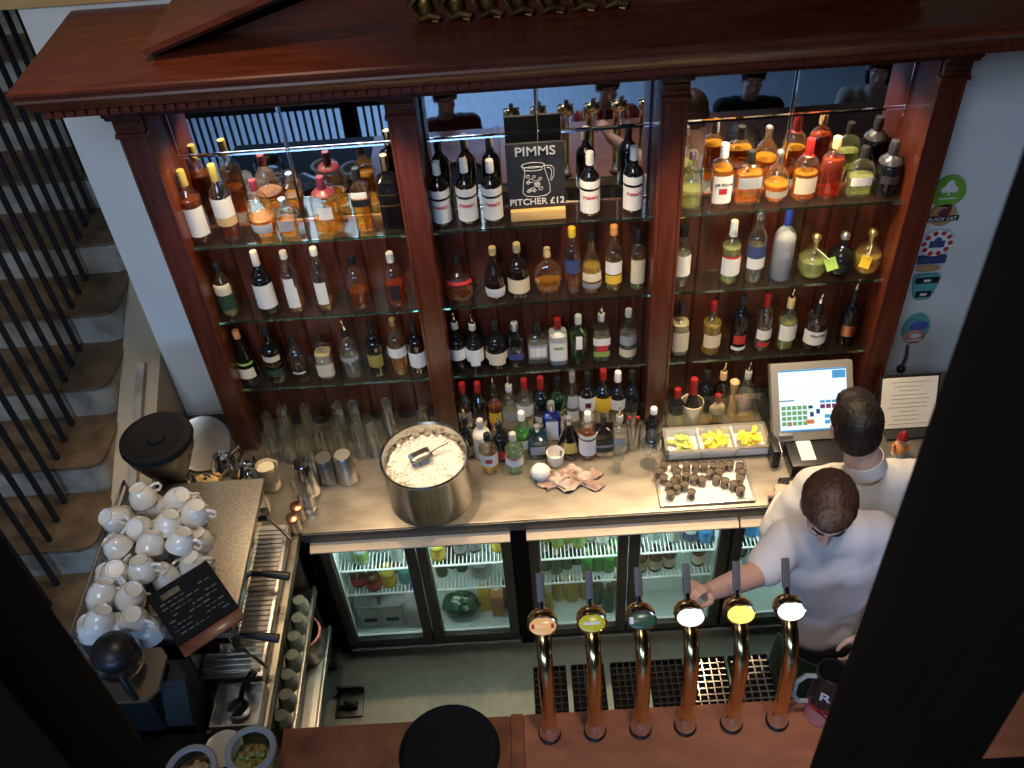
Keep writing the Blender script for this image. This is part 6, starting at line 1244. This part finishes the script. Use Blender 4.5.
# customers seated on the far side of the bar, seen only in the mirrors
M['blackt'] = principled('black_jersey', (.02, .02, .024), .85); M['whitet'] = principled('cream_jersey', (.60, .52, .42), .85)
M['stripe'] = noisy('red_white_stripes', (.45, .05, .05), (.70, .62, .58), 5, .85, stretch=(9, 1, 1), lo=.48, hi=.52)
stool0 = None
def customer(x, y, label, top, hr, kind, rz, stool_label):
    global stool0
    t = thing('person', label, 'person', (x, y, 0), rz); T = at(x, y) @ Matrix.Rotation(rz, 4, 'Z'); Q = lambda *v: T @ Vector(v); rot = Matrix.Rotation(rz, 3, 'Z')
    Hc = Q(0, .045, 1.135); B = basis(rot @ Vector((0, 1, -.10))); s = .86
    nk, a, b, c, w, h = Q(0, 0, .985), Q(-.145, -.005, .925), Q(.145, -.005, .925), Q(0, .005, .83), Q(0, .0, .70), Q(0, 0, .60)
    eA, eB, wA, wB = Q(-.200, .03, .74), Q(.200, .03, .74), Q(-.09, .22, .68), Q(.09, .22, .68)
    bm = bmesh.new(); head(bm, Hc, B, s); cap2(bm, Q(0, .03, 1.07), .046, nk, .050); torso(bm, nk, a, b, c, w, h); chain(bm, [(a, .044), (eA, .035), (wA, .024)]); chain(bm, [(b, .044), (eB, .035), (wB, .024)])
    hand(bm, wA, rot @ Vector((.35, .9, -.1)), (0, 0, -1), -1, (.3, .4, .3)); hand(bm, wB, rot @ Vector((-.35, .9, -.1)), (0, 0, -1), 1, (.3, .4, .3))
    for q in (-1, 1): chain(bm, [(Q(.065*q, 0, .60), .082), (Q(.095*q, .30, .585), .060), (Q(.090*q, .26, .30), .048), (Q(.090*q, .27, .265), .036)])
    body = melt('body', bm, M['skin'], t, .007); face_bits(body, Hc, B, s); hair(t, Hc, B, s, hr, kind)
    bm = bmesh.new(); torso(bm, Q(0, 0, .965), a, b, c, w, h, .014); chain(bm, [(a, .058), (a.lerp(eA, .62), .052)]); chain(bm, [(b, .058), (b.lerp(eB, .62), .052)]); melt('top', bm, top, t, .009, 4)
    bm = bmesh.new(); cap2(bm, Q(-.06, 0, .60), .100, Q(.06, 0, .60), .100)
    for q in (-1, 1): chain(bm, [(Q(.065*q, 0, .60), .095), (Q(.095*q, .30, .585), .074), (Q(.090*q, .26, .32), .060)])
    melt('trousers', bm, M['trousers'], t, .012, 3)
    for q in (-1, 1):
        bm = bmesh.new(); chain(bm, [(Q(.09*q, .24, .26), .036), (Q(.09*q, .36, .25), .030)]); obj('shoe', bm, M['black'], t)
    if stool0 is None:
        stool0 = thing('bar_stool', stool_label, 'stool', (x, y, 0), rz, 'stools in front of the bar')
        obj('seat', L([(0, .46), (.15, .46), (.165, .475), (.160, .492), (0, .498)], seg=30), M['darkwood'], stool0, True)
        for i in range(4):
            a_ = PI/4 + PI/2*i; obj('leg', tube(bmesh.new(), [(.10*math.cos(a_), .10*math.sin(a_), .46), (.17*math.cos(a_), .17*math.sin(a_), 0)], .014, 8), M['darkwood'], stool0, True)
        obj('foot_ring', tube(bmesh.new(), [(.145*math.cos(i*PI/12), .145*math.sin(i*PI/12), .18) for i in range(25)], .008, 8), M['steel_d'], stool0, True)
    else: dup(stool0, (x, y, 0), rz=rz, label=stool_label)
customer(1.40, .47, 'person in black T-shirt reflected in the mirror above the bourbon bottles', M['blackt'], M['hair_dark'], 'short', .10, 'wooden stool under the person in the black T-shirt')
customer(2.14, .47, 'long haired person in cream top reflected at the cabinet end of the mirror', M['whitet'], M['hair_dark'], 'long', .35, 'wooden stool under the long haired person')
customer(.55, .46, 'person in red and white striped top reflected in the middle mirror', M['stripe'], M['hair_brown'], 'short', -.1, 'wooden stool under the person in stripes')
customer(-.40, .45, 'person in dark red top reflected at the blackboard\'s far side of the middle mirror', principled('wine_red_jersey', (.16, .03, .04), .85), M['hair_dark'], 'short', -.2, 'wooden stool under the person in dark red')
gr = thing('stair_guard', 'black guard rail with upright bars reflected in the mirror nearest the stairs', 'railing', (-1.55, .10, 0))
bm = bmesh.new(); bx(bm, -2.35, -.72, .08, .12, .93, .97, .004); obj('handrail', bm, M['iron'], gr)
for i in range(34):
    bm = bmesh.new(); bx(bm, -2.34+.048*i, -2.325+.048*i, .092, .107, .02, .93); obj('bar', bm, M['iron'], gr)
bm = bmesh.new(); bx(bm, -1.08, -1.00, .06, .14, 0, 1.05, .005); obj('guard_post', bm, M['darkwood'], gr); bm = bmesh.new(); bx(bm, -2.35, -.72, .085, .115, 0.0, .03); obj('bottom_rail', bm, M['iron'], gr)
